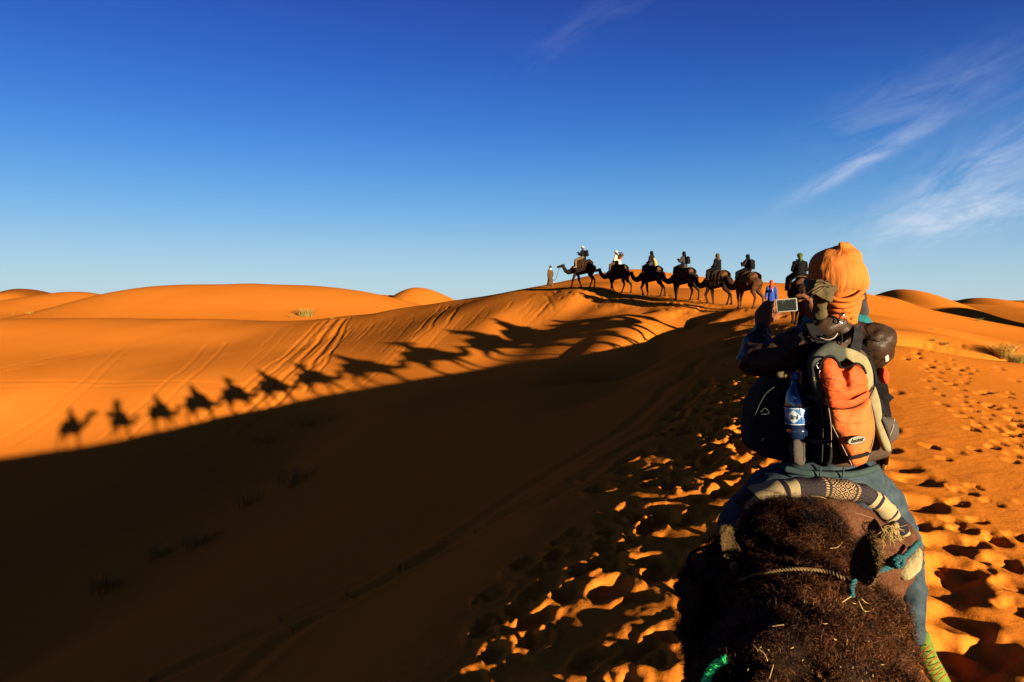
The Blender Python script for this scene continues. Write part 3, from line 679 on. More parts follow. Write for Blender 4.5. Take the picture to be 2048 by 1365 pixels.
# camel seen from behind with the green-turbaned rider, then the file hidden behind the near rider
X, Y = PATH[13]; X = (1597 - 1024) / F * 28
CAM[7] = make_camel((X, Y, gz(X, Y) - .02), 14, 1, 'camel_black', 'felt_tan', scale=1.0, label='black camel walking away with tan saddle blanket under the green turbaned rider', group='camels between the ridge and the near rider')
rd[7] = make_rider(CAM[7], 'lap', 'turban', ('cloth_black', 'cloth_black', 'cloth_green', 'shoe_dark'), 'person in a bright green turban and black jacket, seen from behind, riding away', 'riders seen from behind')
hc_ = ['cloth_black', 'cloth_plum', 'cloth_grey', 'cloth_teal']
hidden = {}
for i in range(5, 13):
    x, y = PATH[i]; x = ({5: 1672, 6: 1670, 7: 1665, 8: 1662, 12: 1657}.get(i, 1660) - 1024) / F * y
    lab = 'dark camel hidden behind the near rider, showing only by its shadow'
    c = make_camel((x, y, gz(x, y) - .02), trail_heading(i), i % 4, 'camel_black', blank[i % 6], scale=1.0 if i == 5 else (1.05 if i < 8 else (1.06 if i < 9 else 1.03)), wide=1.0 if i == 5 else 1.15, label=lab, group='camels hidden behind the near rider')
    hidden[i] = c
    kind, pose = [('tall', 'lap'), ('turban', 'lens'), ('hood', 'lap'), ('tall', 'lens')][i % 4]
    if i < 7: kind, pose = 'turban', 'lap'
    if kind == 'tall': kind = 'hood'
    r_i = make_rider(c, pose, kind, ('cloth_teal' if i == 5 else hc_[i % 4], 'cloth_black', hc_[(i + 1) % 4], 'shoe_dark'), 'rider in dark clothes hidden behind the near rider with orange turban', 'riders hidden behind the near rider')
# photographer's mount and the photographer, behind the lens
def robe_person(hc=1.58):
    body = head_parts((0, 0, hc)) + [('t', [(0, 0, .9, .12), (0, 0, 1.15, .12), (0, 0, 1.35, .13)]), ('t', [(-.18, 0, 1.38, .05), (.18, 0, 1.38, .05)])]
    for s, st in ((-1, .18), (1, -.16)):
        body += [('t', [(s * .09, 0, .88, .085), (s * .1, st * .6 + .02, .48, .055), (s * .1, st, .09, .04), ]), ('t', [(s * .1, st, .05, .035), (s * .11, st + .16, .04, .032)])]
        body += [('t', [(s * .19, 0, 1.36, .05), (s * .27, -.03, 1.08, .038), (s * .30, .08 * s, .86, .026)])] + hand_parts((s * .30, .08 * s, .86), (s * .1, .1, -1), .6, s)
    return body
leader_body = bake('person_body', robe_person(), .012, 1)
robe = bake('robe', [('t', [(0, 0, 1.34, .15), (0, 0, 1.05, .17), (0, 0, .7, .20), (0, .0, .38, .23)]), ('t', [(-.17, 0, 1.38, .08), (.17, 0, 1.38, .08)]), ('t', [(-.19, 0, 1.36, .085), (-.27, -.03, 1.08, .085), (-.30, -.07, .92, .10)]),
                     ('t', [(.19, 0, 1.36, .085), (.27, -.03, 1.08, .085), (.30, .07, .92, .10)]), ('t', [(-.10, .08, .35, .12), (-.10, .12, .2, .11)]), ('t', [(.10, -.08, .35, .12), (.10, -.12, .2, .11)])], .02, 4, [(.11, .03, 3), (.05, .012, 5)])
lx, ly = PATH[21]
lead = empty('person', (lx, ly, gz(lx, ly) - .02), R(50)); lead.scale = (1.05,) * 3; tag(lead, 'person walking ahead of the camels in a long brown robe with a white scarf', 'person')
put('body', leader_body, M['skin'], lead); put('robe', robe, M['cloth_brown'], lead)
put('scarf', bake('scarf', [('t', [(-.11, 0, 1.40, .06), (0, .06, 1.42, .06), (.11, 0, 1.40, .06), (0, -.08, 1.43, .07), (-.11, 0, 1.40, .06)]), ('e', (0, -.04, 1.5), (.09, .07, .07))], .018, 3, [(.05, .015, 2)]), M['cloth_white'], lead)
put('hair', bake('hair', [('e', (0, -.03, 1.63), (.085, .10, .095))], .014, 2, [(.03, .01, 2)]), M['cloth_black'], lead)
bx, by = (1541 - 1024) / F * 31.0, 31.0
bp_ = empty('person', (bx, by, gz(bx, by) - .02), -R(10)); bp_.scale = (.80, .80, 1.02); tag(bp_, 'person walking beside the camels in a blue coat and an orange-red headscarf', 'person')
put('body', leader_body, M['skin'], bp_)
put('coat', bake('coat', [('t', [(0, 0, 1.34, .15), (0, 0, 1.05, .18), (0, 0, .78, .21)]), ('t', [(-.17, 0, 1.38, .08), (.17, 0, 1.38, .08)]), ('t', [(-.19, 0, 1.36, .085), (-.27, -.03, 1.08, .075), (-.30, -.07, .90, .065)]),
                     ('t', [(.19, 0, 1.36, .085), (.27, -.03, 1.08, .075), (.30, .07, .90, .065)])], .02, 4, [(.11, .03, 6), (.05, .012, 5)]), M['cloth_blue'], bp_)
put('trousers', bake('trousers', [('t', [(-.09, 0, .85, .12), (-.1, .12, .48, .09), (-.1, .18, .14, .075)]), ('t', [(.09, 0, .85, .12), (.1, -.08, .48, .09), (.1, -.16, .14, .075)])], .02, 3, [(.08, .02, 4)]), M['denim_dark'], bp_)
put('headscarf', bake('headscarf', [('e', (0, -.01, 1.62), (.10, .12, .12)), ('t', [(0, -.06, 1.58, .085), (0, -.08, 1.45, .10), (0, -.07, 1.38, .11)]), ('t', [(-.1, 0, 1.42, .06), (0, .06, 1.42, .06), (.1, 0, 1.42, .06)])], .016, 2, [(.05, .018, 4)]), M['cloth_orange_red'], bp_)
put('badge', bake('badge', [('e', (.03, -.185, 1.27), (.030, .012, .045)), ('e', (.035, -.187, 1.21), (.014, .012, .03))], .008, 1), M['cloth_white'], bp_)

# ropes from camel to camel
def wpt(obj, p):
    return Matrix.Translation(obj.location) @ obj.rotation_euler.to_matrix().to_4x4() @ Matrix.Diagonal((*obj.scale, 1)) @ Vector(p)
def rope(a, b, sag, mat, label, r=.012, group='ropes between the camels'):
    a = Vector(a); b = Vector(b); pts = [a.lerp(b, t) + Vector((0, 0, -4 * sag * t * (1 - t))) for t in np.linspace(0, 1, 7)]
    me = tube_mesh('lead_rope', pts, r, seg=6, sub=4); o = link_mesh('lead_rope', me, M[mat]); tag(o, label, 'rope', group); return o
rope(wpt(lead, (.30, .10, .84)), wpt(CAM[1], (0, 1.78, 1.48)), .55, 'rope_pale', 'pale slack rope from the robed walker to the leading camel muzzle', .014, None)
ords = ['leading and second', 'second and third', 'third and fourth', 'fourth and fifth', 'fifth and brown']
hts = [0, .06, -.06, .05]; txs = [0, 0, .05, -.06]
for i in range(2, 7):
    var = ROW[i - 1][3]
    rope(wpt(CAM[i - 1], (0, -.55, 1.60)), wpt(CAM[i], (txs[var], 1.72, 1.52 + hts[var])), .12, 'rope_dark', 'thin dark rope slung between the %s camels of the ridge file' % ords[i - 2], .010)
print('caravan', time.time() - T0)
# ------------------------------------------------------------------ the photographer's own camel: its neck and head rise into the bottom of the view
HD = 25.8
fw = Vector((math.sin(R(HD)), math.cos(R(HD)), 0)); rt = Vector((fw.y, -fw.x, 0))
C0 = -fw * .24; C0.z = gz(C0.x, C0.y) - .02
def to0(p):      # world -> camel's own frame
    v = Vector(p) - C0; return (v.dot(rt), v.dot(fw), v.z)
def L0(px, py, Y): return to0(W(px, py, Y))
def p0(px, py, Y, r): return (*L0(px, py, Y), r)
cam0 = empty('camel', C0, -R(HD)); tag(cam0, 'dark woolly camel nearest the lens, its curly head and neck seen from above behind', 'camel')
legs = [(.20, 0), (-.18, .2), (-.18, 0), (.18, .1)]
P = [('t', [(0, -.66, 1.36, .25), (0, -.38, 1.38, .35), (0, 0, 1.36, .40), (0, .34, 1.30, .40), (0, .60, 1.33, .29)]), ('e', (0, .02, 1.70), (.20, .42, .28)), ('e', (0, -.58, 1.45), (.21, .24, .20))]
for (s, (sw, lf)) in zip((-1, 1), legs[:2]):
    x = s * .17; k = sw
    P.append(('t', [(x * .8, .50, 1.25, .15), (x, .50, 1.02, .105), (x, .50 + k * .45, .80, .08), (x, .51 + k * .75 + lf * .15, .56 + lf * .05, .062), (x, .50 + k * 1.05 + lf * .02, .30 + lf * .12, .040), (x, .50 + k * 1.25 - lf * .12, .11 + lf * .15, .042)]))
    P.append(('e', (x, .53 + k * 1.27 - lf * .12, .05 + lf * .15), (.075, .105, .05)))
for (s, (sw, lf)) in zip((-1, 1), legs[2:]):
    x = s * .16; k = sw
    P.append(('t', [(x * .7, -.60, 1.36, .20), (x, -.54, 1.12, .155), (x, -.50 + k * .25, .92, .10), (x, -.64 + k * .60, .74, .070), (x, -.74 + k * .85, .58 + lf * .05, .056), (x, -.70 + k * 1.1 - lf * .05, .32 + lf * .1, .040), (x, -.66 + k * 1.3 - lf * .1, .11 + lf * .13, .042)]))
    P.append(('e', (x, -.63 + k * 1.3 - lf * .1, .05 + lf * .13), (.07, .10, .05)))
P.append(('t', [(0, -.86, 1.46, .05), (0, -.93, 1.30, .030), (0, -.93, 1.08, .022), (0, -.92, .92, .034), (0, -.92, .84, .012)]))
P.append(('t', [(0, .62, 1.38, .24), (0, .95, 1.50, .21), (0, 1.20, 1.72, .20), p0(1628, 1480, 1.14, .195), p0(1612, 1400, 1.24, .19), p0(1600, 1300, 1.35, .175), p0(1600, 1225, 1.45, .125)]))
P.append(('t', [p0(1728, 1420, 1.16, .088), p0(1732, 1330, 1.28, .095), p0(1706, 1250, 1.42, .070)]))
P.append(('e', L0(1602, 1125, 1.55), (.112, .13, .122)))        # crown of the head under its wool
P.append(('e', L0(1592, 1083, 1.60), (.100, .09, .075))); P.append(('e', L0(1545, 1092, 1.58), (.070, .07, .065)))
P.append(('t', [p0(1560, 1180, 1.50, .13), p0(1470, 1215, 1.58, .115), p0(1440, 1190, 1.72, .095), p0(1425, 1200, 1.86, .075), p0(1420, 1235, 1.95, .06)]))   # cheek and muzzle, turned to the left
P.append(('t', [p0(1450, 1270, 1.50, .095), p0(1440, 1330, 1.45, .07)]))
P.append(('t', [p0(1480, 1110, 1.58, .05), p0(1440, 1115, 1.62, .04)]))
body0 = bake('camel_body', P, .014, 3, [(.10, .024, 3), (.045, .022, 8), (.022, .010, 12)])
put('body', body0, M['camel_black'], cam0)
put('saddle_pad', PAD, M['felt'], cam0); put('blanket', BLK, M['cloth_brown'], cam0)
from mathutils.bvhtree import BVHTree
_co0, _ = mesh_np(body0); _fw0 = Matrix.Translation(C0) @ Euler((0, 0, -R(HD))).to_matrix().to_4x4()
BV0 = BVHTree.FromPolygons([tuple(_fw0 @ Vector(c)) for c in _co0], [tuple(p.vertices) for p in body0.polygons])
def surf(px, py, off=.03, default=1.45):
    d = pdir(px, py).normalized(); h = BV0.ray_cast(Vector((0, 0, 0)), d)
    if h[0] is None: return default
    return h[0].y * (1 - off / h[3])
def ear(px, py, Y, tipdx, tipdy, w_, l_, yaw, name='ear'):
    """cupped ear: a curved leaf with thickness"""
    bm = bmesh.new(); nu, nv = 11, 12; g = []
    for j in range(nv):
        v = j / (nv - 1); hw = w_ * (math.sin(math.pi * min(1, v * .92 + .10)) ** .55) * (1 - .25 * v); row = []
        for i in range(nu):
            a = (i / (nu - 1) - .5) * 2.6
            row.append(bm.verts.new((hw * math.sin(a) * (1 + .06 * math.sin(9 * v)), hw * .85 * math.cos(a), l_ * v)))
        g.append(row)
    for j in range(nv - 1):
        for i in range(nu - 1): bm.faces.new((g[j][i], g[j][i + 1], g[j + 1][i + 1], g[j + 1][i]))
    bmesh.ops.solidify(bm, geom=bm.faces[:], thickness=.009)
    me = bpy.data.meshes.new('ear'); bm.to_mesh(me); bm.free()
    for f in me.polygons: f.use_smooth = True
    return me
mk('ear_fur', (.02, .010, .005), color2=(.065, .035, .016), scale=90, detail=8, bump=.8, bump_scale=200, bdist=.003)
mk('ear_rim', (.07, .04, .018), color2=(.12, .075, .03), scale=60)
EARS = []
def place_ear(px, py, Y, w_, l_, rot):
    em = ear(0, 0, 0, 0, 0, w_, l_, 0); em.transform(Matrix.Translation(Vector(L0(px, py, Y))) @ Euler([R(a) for a in rot]).to_matrix().to_4x4()); o = put('ear', em, M['ear_fur'], cam0); EARS.append(o); return o
place_ear(1468, 1122, surf(1490, 1122, .03), .022, .070, (-14, -10, 38))
place_ear(1714, 1166, surf(1690, 1166, .04), .034, .100, (-10, 6, -42))
print('surf', surf(1490, 1122), surf(1690, 1166), surf(1600, 1300), surf(1600, 1140))
knob = put('ear_tuft', bake('ear_tuft', [('e', L0(1469, 1134, surf(1490, 1130, .03)), (.010, .010, .014))], .006, 1, [(.01, .004, 1)]), M['ear_rim'], cam0)

# ---- wool: many fine curled locks standing on the head and neck
def strands(name, roots, normals, lens, comb, curl, width, segs=5, jitter=.5, seed=1):
    r = np.random.default_rng(seed); n = len(roots)
    d = normals * .55 + comb + r.normal(0, jitter, (n, 3)); d /= np.linalg.norm(d, axis=1)[:, None]
    cl = np.stack([noise3(roots, .035, 50), noise3(roots, .035, 60), noise3(roots, .035, 70)], -1) * 2.4; d = d + cl * .8; d /= np.linalg.norm(d, axis=1)[:, None]
    a = np.cross(d, r.normal(0, 1, (n, 3))); a /= np.linalg.norm(a, axis=1)[:, None]; b = np.cross(d, a)
    ph = r.uniform(0, 6.28, n); om = r.uniform(3, 9, n) * curl
    lens = lens * np.clip(1 + 2.6 * noise3(roots, .026, seed + 80), .35, 1.7)
    V = []; p = roots.copy()
    for k in range(segs):
        t = k / (segs - 1); ang = ph + om * t
        c = roots + d * (lens * t)[:, None] + (a * (np.cos(ang) - np.cos(ph))[:, None] + b * (np.sin(ang) - np.sin(ph))[:, None]) * (lens * .18 * curl)[:, None]
        wv_ = (a * np.sin(ang)[:, None] - b * np.cos(ang)[:, None]) * (width * (1 - .75 * t))
        V += [c - wv_, c + wv_]
    V = np.stack(V, 1)      # n, 2*segs, 3
    base = (np.arange(n) * 2 * segs)[:, None]; F_ = []
    for k in range(segs - 1): F_.append(np.stack([base[:, 0] + 2 * k, base[:, 0] + 2 * k + 1, base[:, 0] + 2 * k + 3, base[:, 0] + 2 * k + 2], -1))
    F_ = np.concatenate(F_, 0)
    me = bpy.data.meshes.new(name); me.vertices.add(V.shape[0] * V.shape[1]); me.vertices.foreach_set('co', V.ravel().astype(np.float32))
    me.loops.add(len(F_) * 4); me.loops.foreach_set('vertex_index', F_.ravel().astype(np.int32)); me.polygons.add(len(F_)); me.polygons.foreach_set('loop_start', (np.arange(len(F_)) * 4).astype(np.int32))
    me.update(calc_edges=True); return me
def sample(me, n, test, seed=2):
    me.calc_loop_triangles(); r = np.random.default_rng(seed)
    co, _ = mesh_np(me); T = np.empty(len(me.loop_triangles) * 3, np.int32); me.loop_triangles.foreach_get('vertices', T); T = T.reshape(-1, 3)
    A, B, C = co[T[:, 0]], co[T[:, 1]], co[T[:, 2]]; nn = np.cross(B - A, C - A); ar = np.linalg.norm(nn, axis=1) / 2
    cen = (A + B + C) / 3; nn = nn / np.maximum(2 * ar, 1e-12)[:, None]; wgt = ar * test(cen, nn)
    k = r.choice(len(T), n, p=wgt / wgt.sum()); u = r.random(n); v = r.random(n); f = u + v > 1; u[f] = 1 - u[f]; v[f] = 1 - v[f]
    return A[k] + (B[k] - A[k]) * u[:, None] + (C[k] - A[k]) * v[:, None], nn[k]
mk('wool', (.004, .0017, .001), color2=(.085, .028, .008), scale=14, detail=7, contrast=.45, spec=.15, rough=.55)
mk('wool_sunlit', (.012, .0045, .002), color2=(.17, .060, .016), scale=17, contrast=.6, spec=.15, rough=.55)  # brighter wool for the right side, sunlight put into the colour
hc0 = np.array(L0(1600, 1090, 1.55)); crown = lambda c, n: np.exp(-((c - hc0) ** 2).sum(1) / .022) * (c[:, 1] > .9)
rts, nrm = sample(body0, 42000, crown, 3)
put('crown_wool', strands('crown_wool', rts - nrm * .003, nrm, np.random.default_rng(5).uniform(.011, .026, len(rts)), np.array([[0, -.15, .1]]), 1.9, .0008, 7), M['wool'], cam0)
rts, nrm = sample(body0, 120000, lambda c, n: ((c[:, 1] > .95) & (c[:, 2] > 1.75)) * 1.0 * (n[:, 2] > -.5), 4)
put('neck_wool', strands('neck_wool', rts - nrm * .003, nrm, np.random.default_rng(6).uniform(.010, .022, len(rts)), np.array([[.1, -.45, -.05]]), 1.2, .0007, 5, seed=4), M['wool'], cam0)
rts, nrm = sample(body0, 34000, lambda c, n: ((c[:, 1] > .95) & (c[:, 2] > 1.75) & (c[:, 0] > -.06)) * (np.clip((c[:, 0] + .06) * 6, 0, 1)) * 1.0 * (n[:, 2] > -.5) + .0, 9)
put('sunlit_wool', strands('sunlit_wool', rts, nrm, np.random.default_rng(8).uniform(.009, .022, len(rts)), np.array([[.1, -.45, -.05]]), 1.0, .0006, 5, seed=7), M['wool_sunlit'], cam0)  # paler locks, denser to the right, painting the sun on the wool
for eo in EARS:
    rts, nrm = sample(eo.data, 3200, lambda c, n: np.ones(len(c)), 12)
    ef = put('ear_hair', strands('ear_hair', rts, nrm, np.random.default_rng(8).uniform(.004, .011, len(rts)), np.array([[0, 0, .6]]), .5, .0005, 4, seed=17), M['ear_rim'], cam0); ef.parent = eo
# halter cord round the poll, and the cords at the cheek
def c0rope(name, px, r, mat, strands_=1, twist=0, lab=None):
    me = tube_mesh(name, [L0(*q) for q in px], r, seg=7, sub=8, strands=strands_, twist=twist); o = put(name, me, M[mat], cam0); return o
mk('cord_cream', (.11, .075, .035), color2=(.055, .03, .014), scale=160, detail=4, bump=.8, bump_scale=300, bdist=.002)
mk('rope_teal', (.009, .036, .044), color2=(.018, .062, .07), scale=120, bump=.8, bump_scale=260, bdist=.002)
mk('rope_green', (.02, .50, .12), color2=(.05, .65, .20), scale=120, bump=.8, bump_scale=260, bdist=.002)
mk('strap_black', (.006, .005, .006), rough=.7)
c0rope('halter', [(x, y, surf(x, y, .048)) for x, y in [(1478, 1163), (1500, 1154), (1530, 1145), (1560, 1140), (1590, 1138), (1620, 1139), (1650, 1143), (1675, 1151), (1694, 1162), (1704, 1172)]], .0042, 'cord_cream', 2, 500)
c0rope('halter_strap', [(1395, 1175, 1.60), (1383, 1150, 1.58), (1377, 1118, 1.58), (1395, 1100, 1.60), (1425, 1092, 1.62)], .0045, 'strap_black')
c0rope('halter_knot_cord', [(1704, 1192, surf(1704, 1192, .035)), (1703, 1178, surf(1703, 1180, .045)), (1709, 1160, surf(1703, 1170, .05))], .0052, 'rope_teal', 3, 260)
c0rope('green_lead_rope', [(x, y, surf(x, y, .05, 1.36)) for x, y in [(1402, 1420), (1408, 1385), (1413, 1360), (1424, 1338), (1440, 1325), (1452, 1318)]], .0075, 'rope_green', 3, 200)
# photographer behind the lens; only the shadow shows
ph = empty('person', (-fw.x * .26, -fw.y * .26, -.86), -R(HD)); tag(ph, 'photographer on the nearest camel, behind the lens, showing only as a shadow', 'person')
d_, h_ = SEAT['lap']
put('body', d_['body'], M['skin'], ph); put('jacket', d_['jacket'], M['cloth_black'], ph); put('trousers', d_['trousers'], M['denim_dark'], ph); put('headscarf', SCARF[('hood', 'lap')], M['cloth_grey'], ph)
for q in d_['shoes']: put('shoe', q, M['shoe_dark'], ph)
print('near camel', time.time() - T0)
# ------------------------------------------------------------------ the near rider and mount
def q4(px, py, Y, r): return (*W(px, py, Y), r)
def pt(px, py, Y): return tuple(W(px, py, Y))
def PM(Y): return Y / F       # metres per photo pixel at depth Y
nx, ny = PATH[4]
NEARC = make_camel((nx, ny, gz(nx, ny) - .02), 25, 0, 'camel_brown', None, wide=.80, label='brown camel just ahead of the lens, under the rider with the orange backpack')
near = empty('person', tuple(W(1655, 945, 3.1)), 0); tag(near, 'rider seen from behind in an orange turban and brown jacket, holding up a phone', 'person')
NL = near.location.copy()
def rel(me):
    me.transform(Matrix.Translation(-NL)); return me
def nput(name, me, m, parent=None):
    o = bpy.data.objects.new(name, rel(me) if parent is None else me); col.objects.link(o); o.parent = parent or near
    if m is not None: mat_obj(o, m)
    return o
def sput(name, me, m, parent):      # sub-part: same frame as its parent part
    me.transform(Matrix.Translation(-NL)); o = bpy.data.objects.new(name, me); col.objects.link(o); o.parent = parent
    if m is not None: mat_obj(o, m)
    return o
mk('jacket_brown', (.013, .0072, .0040), color2=(.026, .014, .008), scale=14, rough=.5, spec=.12, bump=.8, bump_scale=13, bdist=.02)
mk('hood_olive', (.035, .026, .013), color2=(.055, .042, .020), scale=18, bump=.5, bump_scale=40)
mk('turban_orange', (.235, .070, .013), color2=(.28, .092, .020), scale=7, bump=.9, bump_scale=34, bdist=.010, stretch=(1, 1, .13), rough=.85)
mk('turban_wrap', (.25, .056, .010), color2=(.30, .078, .014), scale=7, bump=.9, bump_scale=34, bdist=.008, stretch=(.2, .2, 1))
mk('jeans', (.009, .016, .023), color2=(.034, .048, .058), scale=16, detail=8, bump=.5, bump_scale=260, bdist=.002)
mk('jeans_waist', (.014, .024, .024), color2=(.026, .040, .038), scale=20)
mk('pack_black', (.007, .007, .008), color2=(.011, .011, .012), scale=30, bump=.4, bump_scale=120, bdist=.003)
mk('pack_brown', (.030, .019, .013), color2=(.045, .028, .019), scale=60, bump=.5, bump_scale=240, bdist=.002)
mk('pack_grey', (.022, .025, .022), color2=(.035, .038, .032), scale=30, bump=.4, bump_scale=120, bdist=.003)
mk('pack_cream', (.115, .10, .055), color2=(.15, .13, .07), scale=40, bump=.4, bump_scale=200, bdist=.002)
mk('pack_orange', (.27, .062, .016), color2=(.31, .075, .019), scale=10, bump=.7, bump_scale=24, bdist=.010, rough=.6)
mk('pack_orange_deep', (.26, .040, .011), color2=(.30, .052, .014), scale=10, bump=.8, bump_scale=26, bdist=.012, rough=.6)
mk('piping', (.22, .19, .14)); mk('logo_plate', (.11, .11, .085), rough=.5); mk('logo_ink', (.010, .010, .010)); mk('print_pale', (.20, .12, .07))
mk('metal', (.25, .25, .25), rough=.25, metallic=1.0); mk('phone_white', (.11, .105, .09), rough=.4, spec=.3); mk('phone_screen', (.006, .008, .008), rough=.15, spec=.5); mk('screen_mark', (.10, .11, .11))
mk('bottle_plastic', (.004, .010, .030), rough=.08, spec=.9); mk('bottle_cap', (.010, .06, .22), rough=.35, spec=.4); mk('label_blue', (.008, .06, .17), rough=.4, spec=.4); mk('label_white', (.26, .30, .34), rough=.4, spec=.4)
mk('hair_black', (.006, .004, .003), bump=1.0, bump_scale=200)
mk('hand_skin', (.085, .034, .018), color2=(.10, .042, .022), scale=30, rough=.6, bump=.3, bump_scale=180, bdist=.002)
mk('pocket_mesh', (.032, .026, .022), color2=(.05, .042, .036), scale=200, bump=.8, bump_scale=400, bdist=.002)

# ---- skin: one continuous figure inside the clothes; both hands close on the phone
def finger_hand(wrist, palm_end, fingers, thumb, pr=.028):
    p = [('t', [(*wrist, .028), (*(Vector(wrist).lerp(Vector(palm_end), .55)), .036), (*palm_end, .030)])]
    p += [('t', [(*a, .0095), (*b, .0088), (*c, .0078)]) for a, b, c in fingers] + [('t', [(*thumb[0], .014), (*thumb[1], .0115), (*thumb[2], .009)])]
    return p
skin = [('e', pt(1674, 555, 3.12), (.080, .098, .115)), ('t', [q4(1676, 590, 3.10, .062), q4(1672, 650, 3.12, .062)]), ('t', [q4(1662, 690, 3.20, .09), q4(1655, 800, 3.22, .11), q4(1655, 930, 3.22, .11)]), ('t', [q4(1594, 696, 3.18, .05), q4(1730, 692, 3.17, .05)]),
        ('e', pt(1682, 545, 3.22), (.018, .014, .022)),
        ('t', [q4(1592, 696, 3.18, .05), q4(1548, 716, 3.20, .045), q4(1506, 724, 3.24, .042), q4(1524, 660, 3.42, .028)]), ('t', [q4(1728, 690, 3.16, .05), q4(1748, 694, 3.13, .042), q4(1700, 665, 3.36, .035), q4(1640, 640, 3.52, .028), q4(1622, 628, 3.56, .028)]),
        ('t', [q4(1620, 960, 3.20, .09), q4(1545, 985, 3.24, .085), q4(1472, 1048, 3.32, .06), q4(1452, 1180, 3.22, .05), q4(1450, 1290, 3.12, .042)]), ('t', [q4(1712, 968, 3.18, .09), q4(1763, 1012, 3.19, .075), q4(1804, 1082, 3.17, .055), q4(1820, 1180, 3.08, .045), q4(1828, 1285, 3.0, .036)])]
# left hand: back of the hand to the lens, fingers round the phone's left end
PY = 3.56
fl = []
for k in range(4):
    y0 = 604 + 11.5 * k
    fl.append((W(1537, y0 + 5, 3.50), W(1549 + (1, 3, 2, -1)[k], y0 - 1, 3.575), W(1559 + (0, 3, 2, -2)[k], y0 + 1, 3.585)))
skin += finger_hand(W(1524, 660, 3.42), W(1533, 622, 3.50), fl, (W(1530, 640, 3.47), W(1546, 640, 3.50), W(1556, 626, 3.535)))
skin += [('t', [(*W(1524, 655, 3.43), .034), (*W(1526, 630, 3.47), .042), (*W(1535, 612, 3.50), .030)])]
fr = []
for k in range(4):
    y0 = 600 + 9 * k
    fr.append((W(1622, y0 + 6, 3.54), W(1607 - (1, 4, 3, 0)[k], y0 + 1, 3.60), W(1597 - (0, 3, 2, -2)[k], y0 + 2, 3.60)))
skin += finger_hand(W(1640, 636, 3.50), W(1622, 612, 3.54), fr, (W(1622, 602, 3.52), W(1606, 591, 3.53), W(1592, 592, 3.545)))
nput('body', bake('person_body', skin, .0075, 1), M['hand_skin'])
# ---- jacket
jk = [('t', [q4(1652, 925, 3.22, .155), q4(1652, 850, 3.22, .155), q4(1657, 760, 3.21, .16), q4(1660, 700, 3.18, .13)]), ('t', [q4(1592, 690, 3.16, .085), q4(1660, 668, 3.16, .10), q4(1728, 690, 3.16, .085)]),
      ('t', [q4(1592, 696, 3.18, .095), q4(1548, 716, 3.20, .088), q4(1506, 724, 3.24, .078), q4(1512, 690, 3.33, .066), q4(1524, 664, 3.41, .046)]),
      ('t', [q4(1725, 690, 3.14, .085), q4(1748, 684, 3.10, .082), q4(1752, 702, 3.16, .080), q4(1700, 665, 3.36, .062), q4(1650, 642, 3.48, .045)]),
      ('t', [q4(1612, 655, 3.12, .030), q4(1645, 640, 3.06, .032), q4(1685, 644, 3.05, .032), q4(1712, 655, 3.12, .030)]), ('t', [q4(1606, 665, 3.10, .035), q4(1650, 655, 3.05, .04), q4(1700, 660, 3.06, .038)])]
jm = bake('jacket', jk, .011, 4, [(.11, .016, 5), (.05, .017, 9), (.024, .008, 11)])
jacket = nput('jacket', jm, M['jacket_brown'])
sput('sleeve_seam', tube_mesh('seam', [pt(1728, 652, 3.07), pt(1740, 672, 3.02), pt(1758, 684, 3.02), pt(1775, 682, 3.06)], .0028, seg=6), M['strap_black'], jacket)
sput('sleeve_seam', tube_mesh('seam', [pt(1728, 700, 3.04), pt(1745, 703, 3.015), pt(1762, 698, 3.03), pt(1776, 690, 3.08)], .0022, seg=6), M['strap_black'], jacket)
hd = bake('hood', [('b', pt(1640, 581, 2.99), (.105, .07, .075), (0, .35, .1)), ('e', pt(1632, 575, 3.0), (.050, .04, .038)), ('e', pt(1648, 588, 2.99), (.040, .04, .036)), ('t', [q4(1640, 600, 3.02, .03), q4(1640, 630, 3.06, .035)])], .006, 5, [(.06, .014, 3), (.025, .009, 6)])
hood = nput('hood', hd, M['hood_olive'])
for a_ in ([(1614, 588), (1632, 573), (1652, 562), (1662, 567)], [(1618, 597), (1634, 584), (1655, 572), (1666, 574)]):
    sput('hood_seam', tube_mesh('seam', [pt(x, y, 2.925 + .0006 * abs(x - 1640)) for x, y in a_], .0026, seg=6), M['jacket_brown'], hood)
# ---- turban: gathered cloth
def fold_disp(me, c, n, amp, zlo, zhi, seed=1):
    co, no = mesh_np(me); a = np.arctan2(co[:, 0] - c[0], -(co[:, 1] - c[1])); t = np.clip((zhi - co[:, 2]) / (zhi - zlo), 0, 1)
    ph = noise3(co, .06, seed) * 2.2
    d = (np.abs(np.sin(a * n + ph)) - .5) * amp * (.12 + t ** 2.0 * 1.3) * (.55 + noise3(co, .05, seed + 9)) + noise3(co, .09, seed + 3) * .014 + noise3(co, .035, seed + 5) * .005
    co += no * d[:, None]; me.vertices.foreach_set('co', co.ravel().astype(np.float32)); me.update()
c_ = W(1676, 553, 3.12)
tb = bake('turban', [('e', tuple(c_), (.120, .135, .116)), ('e', pt(1682, 528, 3.12), (.088, .11, .080)), ('e', pt(1662, 535, 3.12), (.090, .11, .085)), ('e', pt(1698, 562, 3.12), (.070, .12, .090)), ('t', [q4(1683, 512, 3.08, .040), q4(1686, 495, 3.07, .022), q4(1682, 489, 3.06, .013)]), ('t', [q4(1694, 515, 3.09, .05), q4(1692, 494, 3.08, .018)])], .006, 4)
fold_disp(tb, c_, 17, .0045, c_.z - .12, c_.z + .10)
turban = nput('turban', tb, M['turban_orange'])
